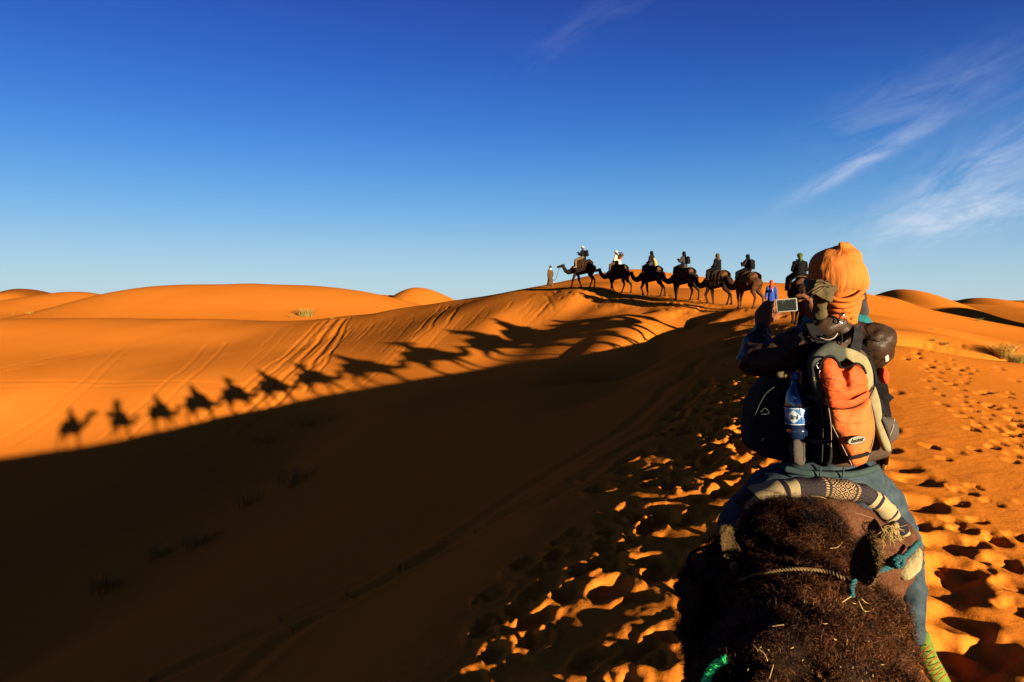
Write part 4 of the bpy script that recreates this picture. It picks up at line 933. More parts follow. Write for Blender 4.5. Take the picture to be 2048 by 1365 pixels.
for k, (pts_, r_) in enumerate([([(1650, 590, 3.02), (1675, 600, 2.975), (1705, 598, 2.98), (1728, 578, 3.04), (1732, 565, 3.10)], .011), ([(1648, 602, 3.04), (1675, 612, 2.985), (1703, 609, 2.99), (1724, 594, 3.04)], .012), ([(1650, 614, 3.05), (1676, 622, 3.0), (1702, 618, 3.0), (1720, 600, 3.06)], .013), ([(1656, 626, 3.06), (1680, 634, 3.02), (1700, 631, 3.02), (1714, 616, 3.08)], .012), ([(1700, 645, 3.04), (1706, 632, 3.03), (1700, 622, 3.02), (1690, 628, 3.01), (1698, 644, 3.03)], .010)]):
    me = tube_mesh('fold', [pt(*p_) for p_ in pts_], r_, seg=12, sub=8); displace(me, [(.04, .006, k + 3)])
    sput('neck_wrap', me, M['turban_wrap'], turban)
sput('neck_wrap', bake('neck_wrap', [('t', [q4(1685, 590, 3.10, .085), q4(1684, 640, 3.10, .070), q4(1682, 655, 3.1, .072)])], .008, 3, [(.05, .012, 4), (.02, .004, 6)]), M['turban_wrap'], turban)
tft = bake('hair_tuft', [('e', pt(1728, 555, 3.10), (.013, .014, .013))] + [('t', [q4(1728, 555, 3.10, .006), (W(1728, 555, 3.1).x + .020 * math.cos(k * .8), W(1728, 555, 3.1).y, W(1728, 555, 3.1).z + .020 * math.sin(k * .8), .003)]) for k in range(8)], .003, 0)
sput('hair_tuft', tft, M['hair_black'], turban)
# ---- trousers and shoes
tr = bake('trousers', [('e', pt(1658, 950, 3.18), (.20, .16, .10)), ('t', [q4(1620, 960, 3.18, .13), q4(1545, 985, 3.24, .125), q4(1470, 1048, 3.32, .085), q4(1452, 1180, 3.22, .068), q4(1450, 1275, 3.12, .055)]),
                       ('t', [q4(1712, 968, 3.16, .13), q4(1765, 1010, 3.18, .105), q4(1806, 1082, 3.16, .083), q4(1820, 1180, 3.08, .067), q4(1826, 1270, 3.0, .052)])], .011, 4, [(.10, .012, 4), (.045, .009, 7)])
co, no = mesh_np(tr)      # creases bunched behind the knee
kn = np.array(W(1810, 1085, 3.16)); dz = co[:, 2] - kn[2]; co += no * (np.sin(dz * 170 + co[:, 0] * 60) * .0045 * np.exp(-(dz / .10) ** 2) * np.exp(-((co[:, 0] - kn[0]) / .2) ** 2))[:, None]
tr.vertices.foreach_set('co', co.ravel().astype(np.float32)); tr.update()
trs = nput('trousers', tr, M['jeans'])
sput('waistband', tube_mesh('wb', [pt(1570, 938, 3.05), pt(1610, 946, 3.01), (*W(1660, 950, 3.0),), pt(1710, 948, 3.01), pt(1755, 935, 3.06)], .015, seg=10), M['jeans_waist'], trs)
for px_ in (1640, 1686): sput('belt_loop', tube_mesh('bl', [pt(px_ + 2, 934, 2.975), pt(px_, 948, 2.97), pt(px_ - 2, 960, 2.985)], .004, seg=6), M['jeans'], trs)
mk('shoe_lime', (.05, .075, .010), color2=(.08, .11, .018), scale=30, bump=.5); mk('shoe_red', (.24, .03, .012)); mk('sole', (.16, .12, .05))
for sgn, (a, b, c, d) in ((1, (q4(1846, 1288, 2.99, .040), q4(1856, 1320, 2.98, .043), q4(1872, 1348, 3.0, .043), q4(1888, 1372, 3.02, .036))), (-1, (q4(1448, 1300, 3.1, .045), q4(1440, 1320, 3.14, .045), q4(1428, 1335, 3.22, .04), q4(1420, 1345, 3.28, .034)))):
    sh_ = nput('shoe', bake('shoe', [('t', [a, b, c, d]), ('t', [(a[0], a[1], a[2] + .03, .034), a])], .007, 2), M['shoe_lime'])
    if sgn == 1:
        for k in range(6):
            f = k / 5; x = 1848 + 34 * f; y = 1300 + 55 * f
            sput('shoe_stripe', tube_mesh('st', [pt(x - 12 + 2 * f, y + 14, 2.94), pt(x, y + 2, 2.925), pt(x + 13, y - 8, 2.94)], .0022, seg=5), M['shoe_red'], sh_)

# ---- the orange backpack: puffed fabric panels over a stiff frame
def pillow(name, outline, Y, bulge, thick, m, parent, rings=9, crease=None, wr=.0, seed=1, tilt=0.0, dens=4, creator=sput, power=1.0):
    """fabric panel whose outline is given on the pack's face plane; bulges towards the back by `bulge`, `thick` deep"""
    P = []
    n = len(outline)
    for i in range(n):
        a = Vector(outline[i]); b = Vector(outline[(i + 1) % n]); z_ = Vector(outline[i - 1]); c = Vector(outline[(i + 2) % n])
        for k in range(dens):
            t = k / dens; q = 0.5 * ((2 * a) + (b - z_) * t + (2 * z_ - 5 * a + 4 * b - c) * t * t + (3 * a - z_ - 3 * b + c) * t ** 3); P.append(q)
    cen = sum(P, Vector((0, 0))) / len(P)
    bm = bmesh.new(); layers = []
    for r in range(rings + 1):
        s = 1 - r / (rings + .0); s = max(s, 0.0001)
        row = []
        for p in P:
            q = cen + (p - cen) * (s if r < rings else .04)
            dep = bulge * (1 - s ** 2.4) ** (.6 * power)
            if crease:
                for (x0, y0, x1, y1, w_, am) in crease:
                    ax = Vector((x0, y0)); bx_ = Vector((x1, y1)); L2 = (bx_ - ax).length_squared; t = max(0, min(1, (q - ax).dot(bx_ - ax) / L2)); dd = (q - ax - (bx_ - ax) * t).length
                    dep -= am * math.exp(-(dd / w_) ** 2) * (1 - s ** 4)
            yy_ = Y - dep + tilt * (q.x - cen.x)
            row.append(bm.verts.new(W(q.x, q.y, yy_)))
        layers.append(row)
    back = [bm.verts.new(W(p.x, p.y, Y + tilt * (p.x - cen.x)) + Vector((0, thick, 0))) for p in P]
    N_ = len(P)
    for A, B in zip(layers[:-1], layers[1:]):
        for i in range(N_): bm.faces.new((A[i], A[(i + 1) % N_], B[(i + 1) % N_], B[i]))
    bm.faces.new(layers[-1])
    for i in range(N_): bm.faces.new((layers[0][(i + 1) % N_], layers[0][i], back[i], back[(i + 1) % N_]))
    bm.faces.new(back[::-1])
    bmesh.ops.recalc_face_normals(bm, faces=bm.faces[:])
    me = bpy.data.meshes.new(name); bm.to_mesh(me); bm.free()
    for f in me.polygons: f.use_smooth = True
    if wr: displace(me, [(.05, wr, seed), (.02, wr * .5, seed + 4), (.010, wr * .2, seed + 7)])
    return creator(name, me, m, parent)
pack = empty('backpack', tuple(NL), 0); tag(pack, 'bright orange and grey backpack with black straps on the near rider', 'backpack')
def pk(name, outline, Y, bulge, thick, m, **kw): return pillow(name, outline, Y, bulge, thick, M[m], kw.pop('parent', pack), **kw)
TL = 0
shell = pk('pack_shell', [(1652, 712), (1656, 692), (1672, 684), (1705, 690), (1732, 708), (1748, 745), (1758, 795), (1774, 850), (1785, 902), (1765, 918), (1720, 928), (1690, 936), (1665, 932), (1656, 905), (1652, 850), (1652, 780), (1652, 735)], 2.945, .022, .19, 'pack_brown', wr=.006, tilt=TL)
pk('side_panel', [(1622, 722), (1640, 760), (1655, 800), (1661, 850), (1664, 890), (1660, 930), (1630, 928), (1612, 900), (1606, 850), (1610, 790), (1616, 745)], 2.97, .012, .05, 'pack_black', wr=.005, seed=3, tilt=-.003)
pk('frame_panel', [(1623, 724), (1632, 706), (1652, 690), (1668, 687), (1690, 697), (1692, 716), (1676, 724), (1655, 712), (1642, 722), (1638, 748), (1652, 800), (1640, 795), (1626, 765)], 2.885, .008, .04, 'pack_grey', wr=.003, rings=4)
pk('frame_panel', [(1690, 697), (1716, 703), (1737, 720), (1747, 760), (1741, 798), (1733, 770), (1728, 738), (1711, 722), (1692, 716)], 2.885, .006, .04, 'pack_cream', wr=.003, rings=4)
pk('frame_panel', [(1748, 772), (1757, 792), (1764, 829), (1761, 840), (1772, 868), (1781, 888), (1781, 903), (1770, 900), (1755, 862), (1744, 817), (1738, 793)], 2.878, .006, .03, 'pack_cream', wr=.002, rings=4)
upper = pk('front_pouch', [(1640, 740), (1645, 722), (1660, 712), (1672, 718), (1681, 734), (1698, 733), (1712, 727), (1726, 738), (1733, 764), (1737, 792), (1722, 806), (1700, 815), (1664, 814), (1654, 797), (1643, 770)], 2.868, .046, .05, 'pack_orange_deep', wr=.010, seed=6, rings=14,
           crease=[(1679, 716, 1691, 770, 9, .028), (1655, 802, 1735, 798, 5, .018), (1700, 770, 1730, 785, 8, .008)])
pk('pouch_hem', [(1660, 799), (1685, 801), (1715, 796), (1737, 783), (1738, 796), (1722, 808), (1702, 817), (1664, 816)], 2.838, .012, .05, 'pack_orange_deep', rings=4, wr=.002)
lower = pk('front_panel', [(1664, 816), (1702, 817), (1738, 798), (1744, 826), (1748, 857), (1745, 883), (1737, 909), (1731, 926), (1706, 932), (1693, 909), (1677, 876), (1664, 848)], 2.872, .040, .05, 'pack_orange', wr=.007, seed=8, rings=12, crease=[(1700, 820, 1690, 838, 6, .004), (1668, 850, 1690, 862, 5, .003)])
def strip(name, pts, r, m, parent=pack, seg=6, flat=None, sub=8): return sput(name, tube_mesh(name, [pt(*p_) for p_ in pts], r, seg=seg, sub=sub), M[m], parent)
strip('zip', [(1637, 746, 2.855), (1641, 728, 2.845), (1652, 714, 2.84), (1666, 714, 2.84), (1676, 725, 2.85), (1682, 735, 2.86), (1697, 734, 2.85), (1711, 727, 2.84), (1725, 733, 2.845), (1732, 748, 2.85)], .0048, 'strap_black')
for p_ in ([(1640, 757, 2.85), (1638, 748, 2.845), (1640, 741, 2.845)], [(1636, 738, 2.85), (1633, 730, 2.85), (1637, 726, 2.85)]): strip('zip_puller', p_, .0026, 'metal')
strip('piping', [(1652, 798, 2.86), (1657, 815, 2.855), (1661, 840, 2.855), (1663, 870, 2.86), (1662, 895, 2.87)], .0011, 'piping')
strip('piping', [(1664, 850, 2.862), (1677, 877, 2.855), (1693, 909, 2.856), (1704, 931, 2.868)], .0012, 'piping')
strip('piping', [(1739, 800, 2.862), (1745, 826, 2.86), (1749, 857, 2.86), (1746, 884, 2.86), (1738, 910, 2.862), (1732, 926, 2.866)], .0011, 'piping')
strip('cord', [(1664, 817, 2.85), (1685, 819, 2.828), (1702, 817, 2.825), (1722, 808, 2.835), (1737, 796, 2.855), (1745, 784, 2.868), (1750, 770, 2.88)], .0022, 'strap_black')
pk('band', [(1697, 914), (1738, 905), (1736, 912), (1700, 921)], 2.842, .004, .02, 'strap_black', rings=2, dens=2)
def flat_strap(name, pts, wd, th, m, parent=pack):
    bm = bmesh.new(); prev = None
    for i, p_ in enumerate(pts):
        c = Vector(pt(*p_)); nx_ = Vector(pt(*pts[min(i + 1, len(pts) - 1)])); pv = Vector(pt(*pts[max(i - 1, 0)])); d = (nx_ - pv).normalized(); s = d.cross(Vector((0, 1, 0))).normalized() * wd; n_ = s.normalized().cross(d) * th
        ring = [bm.verts.new(c + s + n_), bm.verts.new(c - s + n_), bm.verts.new(c - s - n_), bm.verts.new(c + s - n_)]
        if prev:
            for k in range(4): bm.faces.new((prev[k], prev[(k + 1) % 4], ring[(k + 1) % 4], ring[k]))
        else: bm.faces.new(ring[::-1])
        prev = ring
    bm.faces.new(prev); bmesh.ops.recalc_face_normals(bm, faces=bm.faces[:]); me = bpy.data.meshes.new(name); bm.to_mesh(me); bm.free(); return sput(name, me, M[m], parent)
strip('panel_seam', [(1630, 745, 2.945), (1640, 800, 2.92), (1646, 860, 2.905), (1644, 925, 2.91)], .0016, 'pack_grey')
flat_strap('compression_strap', [(1612, 792, 2.99), (1630, 796, 2.935), (1650, 800, 2.875)], .009, .002, 'pack_grey')
flat_strap('compression_strap', [(1612, 880, 3.0), (1635, 884, 2.93), (1656, 886, 2.885)], .009, .002, 'pack_grey')
strip('pouch_seam', [(1646, 770, 2.838), (1662, 778, 2.812), (1690, 784, 2.818), (1718, 776, 2.815), (1731, 768, 2.838)], .0009, 'pack_orange')
strip('panel_seam', [(1672, 830, 2.842), (1690, 846, 2.826), (1715, 848, 2.824), (1742, 838, 2.85)], .0008, 'pack_orange_deep')
# oval badge with its word
bc = W(1713, 881, 2.812)
def text_mesh(body, size, name='text', font_shear=0.0, offset=0.0):
    cu = bpy.data.curves.new(name, 'FONT'); cu.body = body; cu.size = size; cu.align_x = 'CENTER'; cu.align_y = 'CENTER'; cu.extrude = .0006; cu.shear = font_shear; cu.offset = offset
    o = bpy.data.objects.new('t', cu); col.objects.link(o); dg = bpy.context.evaluated_depsgraph_get(); me = bpy.data.meshes.new_from_object(o.evaluated_get(dg)); bpy.data.objects.remove(o); me.name = name; me.materials.clear(); return me
def oval(a, b, th, n=40):
    bm = bmesh.new(); bmesh.ops.create_cone(bm, cap_ends=True, segments=n, radius1=1, radius2=1, depth=th, matrix=Matrix.Diagonal((a, b, 1, 1))); me = bpy.data.meshes.new('oval'); bm.to_mesh(me); bm.free(); return me
face = Matrix.Translation(bc) @ Euler((R(90), 0, 0)).to_matrix().to_4x4() @ Euler((R(-8), R(12), R(9))).to_matrix().to_4x4()
def onface(me, dz=0.0, M4=None): me.transform((M4 or face) @ Matrix.Translation((0, 0, dz))); return me
badge = sput('badge', onface(oval(.0445, .0185, .003)), M['logo_ink'], pack)
sput('badge_plate', onface(oval(.0415, .0158, .003), .0018), M['logo_plate'], badge)
sput('badge_text', onface(text_mesh('deuter', .023, font_shear=.12, offset=.0006), .0042), M['logo_ink'], badge)
f2 = Matrix.Translation(W(1676, 757, 2.802)) @ Euler((R(90), 0, 0)).to_matrix().to_4x4() @ Euler((0, R(-8), R(-4))).to_matrix().to_4x4()
sput('print', onface(text_mesh('Cross Air', .0125, font_shear=.3), 0, f2), M['print_pale'], pack)
# side pocket, straps, buckles
pk('side_pocket', [(1758, 832), (1775, 834), (1789, 838), (1798, 856), (1796, 874), (1787, 884), (1777, 888), (1768, 868)], 2.93, .035, .06, 'pocket_mesh', wr=.004)
strip('pocket_piping', [(1789, 838, 2.925), (1786, 855, 2.895), (1780, 872, 2.90), (1777, 887, 2.92)], .0016, 'piping')
strip('side_strap', [(1738, 720, 2.93), (1748, 745, 2.93), (1752, 775, 2.92), (1757, 812, 2.92), (1763, 835, 2.92)], .010, 'strap_black')
flat_strap('loose_strap', [(1745, 760, 2.93), (1758, 778, 2.90), (1772, 790, 2.88), (1784, 800, 2.87)], .013, .002, 'strap_black')
flat_strap('lower_strap', [(1757, 800, 2.93), (1766, 820, 2.92), (1780, 832, 2.91)], .012, .002, 'strap_black')
flat_strap('shoulder_strap', [(1622, 650, 3.06), (1632, 668, 3.0), (1650, 690, 2.95), (1668, 700, 2.93)], .026, .006, 'pack_black')
flat_strap('shoulder_strap', [(1712, 652, 3.06), (1716, 668, 3.0), (1712, 690, 2.95), (1708, 702, 2.93)], .024, .006, 'pack_black')
flat_strap('load_strap', [(1600, 668, 3.04), (1625, 690, 2.99), (1650, 706, 2.94)], .012, .003, 'strap_black')
flat_strap('load_strap', [(1722, 690, 3.02), (1736, 712, 2.96), (1748, 740, 2.93)], .012, .003, 'strap_black')
strip('haul_loop', [(1678, 694, 2.93), (1684, 678, 2.93), (1678, 664, 2.95), (1664, 672, 2.94), (1650, 676, 2.95), (1640, 672, 2.97)], .0045, 'strap_black')
strip('loop_trim', [(1640, 676, 2.955), (1655, 680, 2.935), (1668, 676, 2.93), (1675, 667, 2.94)], .0022, 'piping')
strip('buckle', [(1678, 638, 3.0), (1684, 630, 2.985), (1690, 636, 2.985), (1686, 646, 2.99), (1679, 644, 2.99), (1678, 638, 3.0)], .0028, 'metal')
strip('buckle', [(1675, 622, 3.0), (1683, 618, 2.99), (1688, 624, 2.985), (1680, 632, 2.985), (1675, 622, 3.0)], .0028, 'strap_black')
pk('strap_tab', [(1626, 752), (1633, 752), (1633, 764), (1627, 763)], 2.885, .003, .02, 'pack_cream', rings=2, dens=2)
pk('pennant', [(1768, 738), (1776, 742), (1779, 755), (1774, 768), (1766, 762), (1764, 750)], 3.05, .01, .03, 'cloth_orange_red', rings=4)
pk('tag', [(1769, 712), (1776, 710), (1778, 720), (1771, 724)], 3.05, .004, .01, 'cloth_white', rings=2)
# ---- black hip bag on the left, with its bottle and mesh pocket
bag = empty('shoulder_bag', tuple(NL), 0); tag(bag, 'black bag hanging at the left hip of the near rider', 'bag')
pillow('bag_body', [(1546, 760), (1562, 754), (1574, 762), (1578, 800), (1578, 860), (1580, 918), (1560, 920), (1524, 912), (1506, 896), (1500, 866), (1504, 832), (1514, 800), (1528, 774)], 3.12, .03, .14, M['pack_black'], bag, wr=.012, seed=5, rings=10, tilt=-.002)
pillow('mesh_pocket', [(1586, 878), (1614, 880), (1615, 926), (1588, 928)], 3.0, .02, .05, M['pocket_mesh'], bag, wr=.002, dens=2)
sput('bag_mark', tube_mesh('mk', [pt(1521, 825, 3.045), pt(1530, 817, 3.04), pt(1538, 827, 3.038), pt(1522, 829, 3.04)], .0015, seg=5), M['pack_grey'], bag)
sput('bag_zip', tube_mesh('z', [pt(1510, 830, 3.065), pt(1530, 790, 3.05), pt(1556, 770, 3.05)], .0018, seg=6), M['pack_grey'], bag)
pillow('bag_buckle', [(1556, 745), (1580, 743), (1582, 753), (1558, 756)], 2.99, .006, .02, M['cloth_olive'], bag, rings=3, dens=2)
def lathe(prof, n=40):
    bm = bmesh.new(); prev = None
    for (r, z) in prof:
        ring = [bm.verts.new((r * math.cos(2 * math.pi * k / n), r * math.sin(2 * math.pi * k / n), z)) for k in range(n)]
        if prev:
            for k in range(n): bm.faces.new((prev[k], prev[(k + 1) % n], ring[(k + 1) % n], ring[k]))
        else: bm.faces.new(ring[::-1])
        prev = ring
    bm.faces.new(prev); me = bpy.data.meshes.new('lathe'); bm.to_mesh(me); bm.free()
    for f in me.polygons: f.use_smooth = True
    return me
bt = empty('water_bottle', tuple(W(1594, 846, 3.02)), 0); bt.rotation_euler = (0, R(-4), 0); tag(bt, 'blue plastic water bottle with a blue and white label, wedged beside the backpack', 'bottle')
SB = 2.905 / F
put('bottle', lathe([(.030, -.07), (.048, -.065), (.050, -.03), (.046, -.02), (.050, -.01), (.050, .0), (.049, .07), (.051, .075), (.051, .085), (.048, .10), (.040, .135), (.026, .165), (.016, .185), (.015, .205)]), M['bottle_plastic'], bt)
put('cap', lathe([(.019, .196), (.020, .198), (.020, .222), (.018, .225)]), M['bottle_cap'], bt)
lb = put('label', lathe([(.0495, -.002), (.0508, .0), (.0508, .072), (.0495, .074)]), M['label_blue'], bt)
def bend(me, rr, a0):
    for v in me.vertices:
        a = a0 + v.co.x / rr; r2 = rr + v.co.z; v.co = Vector((r2 * math.sin(a), -r2 * math.cos(a), v.co.y))
    me.update()
def sub_plane(pts, nsub=6):
    bm = bmesh.new(); vs = [bm.verts.new((x, y, 0)) for x, y in pts]; bm.faces.new(vs); bmesh.ops.triangulate(bm, faces=bm.faces[:]); bmesh.ops.subdivide_edges(bm, edges=bm.edges[:], cuts=nsub, use_grid_fill=True)
    r = bmesh.ops.extrude_face_region(bm, geom=bm.faces[:]); bmesh.ops.translate(bm, verts=[v for v in r['geom'] if isinstance(v, bmesh.types.BMVert)], vec=(0, 0, .0006)); me = bpy.data.meshes.new('shape'); bm.to_mesh(me); bm.free(); return me
dm = sub_plane([(-.045, 0), (0, .030), (.022, .030 * .27), (.030, 0), (.022, -.030 * .27), (0, -.030)]); bend(dm, .0512, R(-35))
for v in dm.vertices: v.co.z += .036
o = put('label_diamond', dm, M['label_white'], bt); o.parent = lb
tx = text_mesh('iel', .030, offset=.0008); bend(tx, .0524, R(-30))
for v in tx.vertices: v.co.z += .034
o = put('label_word', tx, M['logo_ink'], bt); o.parent = lb
for k, sz in enumerate((.050, .0)):
    if not sz: continue
    for j in range(5):
        ln = sub_plane([(-.006, -.0015), (.006, -.0015), (.006, .0015), (-.006, .0015)], 1); bend(ln, .0514, R(18))
        for v in ln.vertices: v.co.z += .012 + .012 * j
        o = put('label_line', ln, M['label_white'], bt); o.parent = lb
rg_ = put('label_rim', lathe([(.0512, .069), (.0516, .070), (.0516, .0725), (.0512, .0735)]), M['label_white'], bt); rg_.parent = lb
rg_ = put('label_rim', lathe([(.0512, -.001), (.0516, .0), (.0516, .002), (.0512, .003)]), M['label_white'], bt); rg_.parent = lb
# ---- phone
phn = empty('phone', tuple(W(1573, 611, PY)), 0); phn.rotation_euler = (R(-3), R(-5), R(-8)); tag(phn, 'white phone with a dark screen held up in both hands of the near rider', 'phone')
def rbox(sx, sy, sz, bev):
    bm = bmesh.new(); bmesh.ops.create_cube(bm, size=1, matrix=Matrix.Diagonal((sx, sy, sz, 1))); bmesh.ops.bevel(bm, geom=bm.edges[:], offset=bev, segments=3, affect='EDGES'); me = bpy.data.meshes.new('rbox'); bm.to_mesh(me); bm.free(); return me
put('phone_body', rbox(.108, .009, .068, .003), M['phone_white'], phn)
scn = put('screen', rbox(.094, .003, .058, .001), M['phone_screen'], phn, Vector((0, -.0046, 0)))
for (x, z) in [(-.018, .024), (-.009, .025), (.014, .026), (-.022, .015)]:
    o = put('screen_mark', rbox(.003, .001, .006, .0003), M['screen_mark'], phn, Vector((x, -.0020, z))); o.parent = scn; o.rotation_euler = (0, .5, 0)

# ------------------------------------------------------------------ felt saddle, striped blanket and cords on the near camel
for ch in list(NEARC.children):
    if ch.name.startswith('saddle_pad') or ch.name.startswith('girth'): bpy.data.objects.remove(ch)
IM = (Matrix.Translation(NEARC.location) @ NEARC.rotation_euler.to_matrix().to_4x4() @ Matrix.Diagonal((*NEARC.scale, 1))).inverted()
def cput(name, me, m, parent=None):
    me.transform(IM); o = bpy.data.objects.new(name, me); col.objects.link(o); o.parent = parent or NEARC; mat_obj(o, m); return o
pad = bake('saddle_pad', [('t', [q4(1530, 1160, 2.62, .12), q4(1540, 1105, 2.60, .125), q4(1590, 1064, 2.58, .125), q4(1660, 1054, 2.57, .125), q4(1712, 1066, 2.58, .11)]), ('t', [q4(1650, 1110, 2.60, .16), q4(1740, 1110, 2.58, .14), q4(1780, 1120, 2.60, .105)]),
                         ('t', [q4(1808, 1075, 2.78, .050), q4(1810, 1120, 2.70, .055), q4(1795, 1155, 2.64, .060), q4(1760, 1165, 2.58, .080)]), ('t', [q4(1560, 1150, 2.62, .13), q4(1680, 1150, 2.62, .11), q4(1760, 1155, 2.62, .085)]),
                         ('t', [q4(1520, 1060, 2.75, .10), q4(1505, 1100, 3.0, .11), q4(1500, 1080, 3.3, .12)]), ('t', [q4(1800, 1100, 2.85, .08), q4(1790, 1080, 3.1, .10), q4(1760, 1050, 3.4, .11)]), ('t', [q4(1650, 1085, 2.78, .13), q4(1655, 1065, 3.2, .18), q4(1660, 1030, 3.5, .14)])], .013, 4, [(.12, .020, 4), (.05, .010, 8)])
padc = cput('saddle_pad', pad, M['felt'])
rts, nrm = sample(pad, 26000, lambda c, n: (n[:, 1] < .5) * 1.0, 21)
mk('felt_hair', (.03, .012, .006), color2=(.14, .065, .035), scale=140)
cput0 = bpy.data.objects.new('felt_fuzz', strands('felt_fuzz', rts - nrm * .001, nrm, np.random.default_rng(3).uniform(.005, .013, len(rts)), np.array([[0, 0, 0]]), .8, .0006, 4, jitter=.9, seed=31)); col.objects.link(cput0); cput0.parent = padc; mat_obj(cput0, M['felt_hair'])
# striped blanket: a woven strip lying over the rear of the pad, pattern laid along its length
arc = [(1490, 1018, 2.68), (1515, 994, 2.62), (1560, 980, 2.56), (1610, 975, 2.53), (1660, 975, 2.52), (1710, 982, 2.53), (1745, 992, 2.56), (1775, 1014, 2.62), (1795, 1038, 2.68), (1812, 1070, 2.74)]
bm = bmesh.new(); uvl = bm.loops.layers.uv.new('UVMap')
PT = [Vector(pt(*a)) for a in arc]; Q = []
for i in range(len(PT) - 1):
    p0_ = PT[max(i - 1, 0)]; p1 = PT[i]; p2 = PT[i + 1]; p3 = PT[min(i + 2, len(PT) - 1)]
    for k in range(12):
        t_ = k / 12; Q.append(.5 * ((2 * p1) + (p2 - p0_) * t_ + (2 * p0_ - 5 * p1 + 4 * p2 - p3) * t_ * t_ + (3 * p1 - p0_ - 3 * p2 + p3) * t_ ** 3))
Q.append(PT[-1]); Ls = [0]
for a, b in zip(Q[:-1], Q[1:]): Ls.append(Ls[-1] + (b - a).length)
rows = []
prof = [(-.022, .018), (-.006, .028), (0, .012), (.002, -.012), (.0, -.034), (.012, -.048), (.035, -.05)]      # (depth, height) cross-section: rolls over the edge
prof2 = [(.10, .012), (.05, .030), (.01, .030), (-.014, .018), (-.018, -.002), (-.016, -.022), (-.008, -.040), (.008, -.050)]
uvs = {}
for i, c in enumerate(Q):
    nn_ = (Q[min(i + 1, len(Q) - 1)] - Q[max(i - 1, 0)]); nrm_ = Vector((-nn_.z, 0, nn_.x)).normalized()
    row = []
    for j, (dp_, h_) in enumerate(prof2):
        v = bm.verts.new(c + Vector((0, dp_, 0)) + nrm_ * (h_ * .85) + Vector((0, 0, .003 * math.sin(i * .55 + j)))); uvs[v] = (Ls[i] / Ls[-1], j / (len(prof2) - 1)); row.append(v)
    rows.append(row)
for A, B in zip(rows[:-1], rows[1:]):
    for j in range(len(prof2) - 1):
        f = bm.faces.new((A[j], B[j], B[j + 1], A[j + 1])); f.smooth = True
        for lp in f.loops: lp[uvl].uv = uvs[lp.vert]
bmesh.ops.recalc_face_normals(bm, faces=bm.faces[:])
me = bpy.data.meshes.new('striped_blanket'); bm.to_mesh(me); bm.free()
ms = bpy.data.materials.new('striped_wool'); ms.use_nodes = True; t = ms.node_tree; b = t.nodes['Principled BSDF']; b.inputs['Roughness'].default_value = 1; b.inputs['Specular IOR Level'].default_value = .03
uvn = t.nodes.new('ShaderNodeUVMap'); sx = t.nodes.new('ShaderNodeSeparateXYZ'); t.links.new(uvn.outputs[0], sx.inputs[0])
rp = t.nodes.new('ShaderNodeValToRGB'); rp.color_ramp.interpolation = 'CONSTANT'
DK = (.010, .009, .014); CR = (.18, .14, .075)
stops = [(0, DK), (.10, CR), (.215, DK), (.235, CR), (.275, DK), (.62, CR), (.65, DK), (.672, CR), (.80, DK), (.815, CR), (.845, DK), (.975, CR)]
els = rp.color_ramp.elements
while len(els) < len(stops): els.new(.5)
for e_, (p_, c_2) in zip(els, stops): e_.position = p_; e_.color = (*c_2, 1)
t.links.new(sx.outputs[0], rp.inputs[0])
# woven diamonds in the dark field
U_ = mathn('MULTIPLY', sx.outputs[0], 26.0, tree=t); V_ = mathn('MULTIPLY', sx.outputs[1], 4.4, tree=t)
tri = lambda v, f: mathn('ABSOLUTE', mathn('SUBTRACT', mathn('FRACT', v, tree=t), .5, tree=t), tree=t)
dsum = mathn('ADD', tri(U_, 1), tri(V_, 1), tree=t)
dia = mathn('LESS_THAN', mathn('ABSOLUTE', mathn('SUBTRACT', mathn('FRACT', mathn('MULTIPLY', dsum, 3.0, tree=t), tree=t), .5, tree=t), tree=t), .17, tree=t)
inr = mathn('MULTIPLY', mathn('GREATER_THAN', sx.outputs[0], .40, tree=t), mathn('LESS_THAN', sx.outputs[0], .50, tree=t), tree=t)
out_ = mathn('MULTIPLY', mathn('GREATER_THAN', sx.outputs[0], .28, tree=t), mathn('LESS_THAN', sx.outputs[0], .61, tree=t), tree=t)
dots = mathn('MULTIPLY', mathn('LESS_THAN', tri(mathn('MULTIPLY', sx.outputs[1], 14, tree=t), 1), .22, tree=t), mathn('LESS_THAN', mathn('ABSOLUTE', mathn('SUBTRACT', mathn('ABSOLUTE', mathn('SUBTRACT', sx.outputs[0], .45, tree=t), tree=t), .068, tree=t), tree=t), .006, tree=t), tree=t)
fac = mathn('MAXIMUM', mathn('MULTIPLY', dia, mathn('ADD', mathn('MULTIPLY', inr, .85, tree=t), mathn('MULTIPLY', out_, .10, tree=t), tree=t), tree=t), dots, tree=t, clamp=True)
mm = t.nodes.new('ShaderNodeMix'); mm.data_type = 'RGBA'; t.links.new(fac, mm.inputs['Factor']); t.links.new(rp.outputs[0], mm.inputs['A']); mm.inputs['B'].default_value = (.22, .14, .06, 1); t.links.new(mm.outputs['Result'], b.inputs['Base Color'])
nz = t.nodes.new('ShaderNodeTexNoise'); nz.inputs['Scale'].default_value = 260; tcn = t.nodes.new('ShaderNodeTexCoord'); t.links.new(tcn.outputs['Object'], nz.inputs['Vector']); bp2 = t.nodes.new('ShaderNodeBump'); bp2.inputs['Strength'].default_value = .6; bp2.inputs['Distance'].default_value = .003; t.links.new(nz.outputs[0], bp2.inputs['Height']); t.links.new(bp2.outputs[0], b.inputs['Normal'])
cput('striped_blanket', me, ms)
fold = cput('blanket_fold', bake('blanket_fold', [('t', [q4(1770, 1030, 2.75, .05), q4(1795, 1050, 2.78, .035), q4(1812, 1080, 2.80, .02)])], .008, 3), M['strap_black'])
mk('foam', (.12, .10, .05), color2=(.18, .15, .08), scale=40, bump=.6, bump_scale=60)
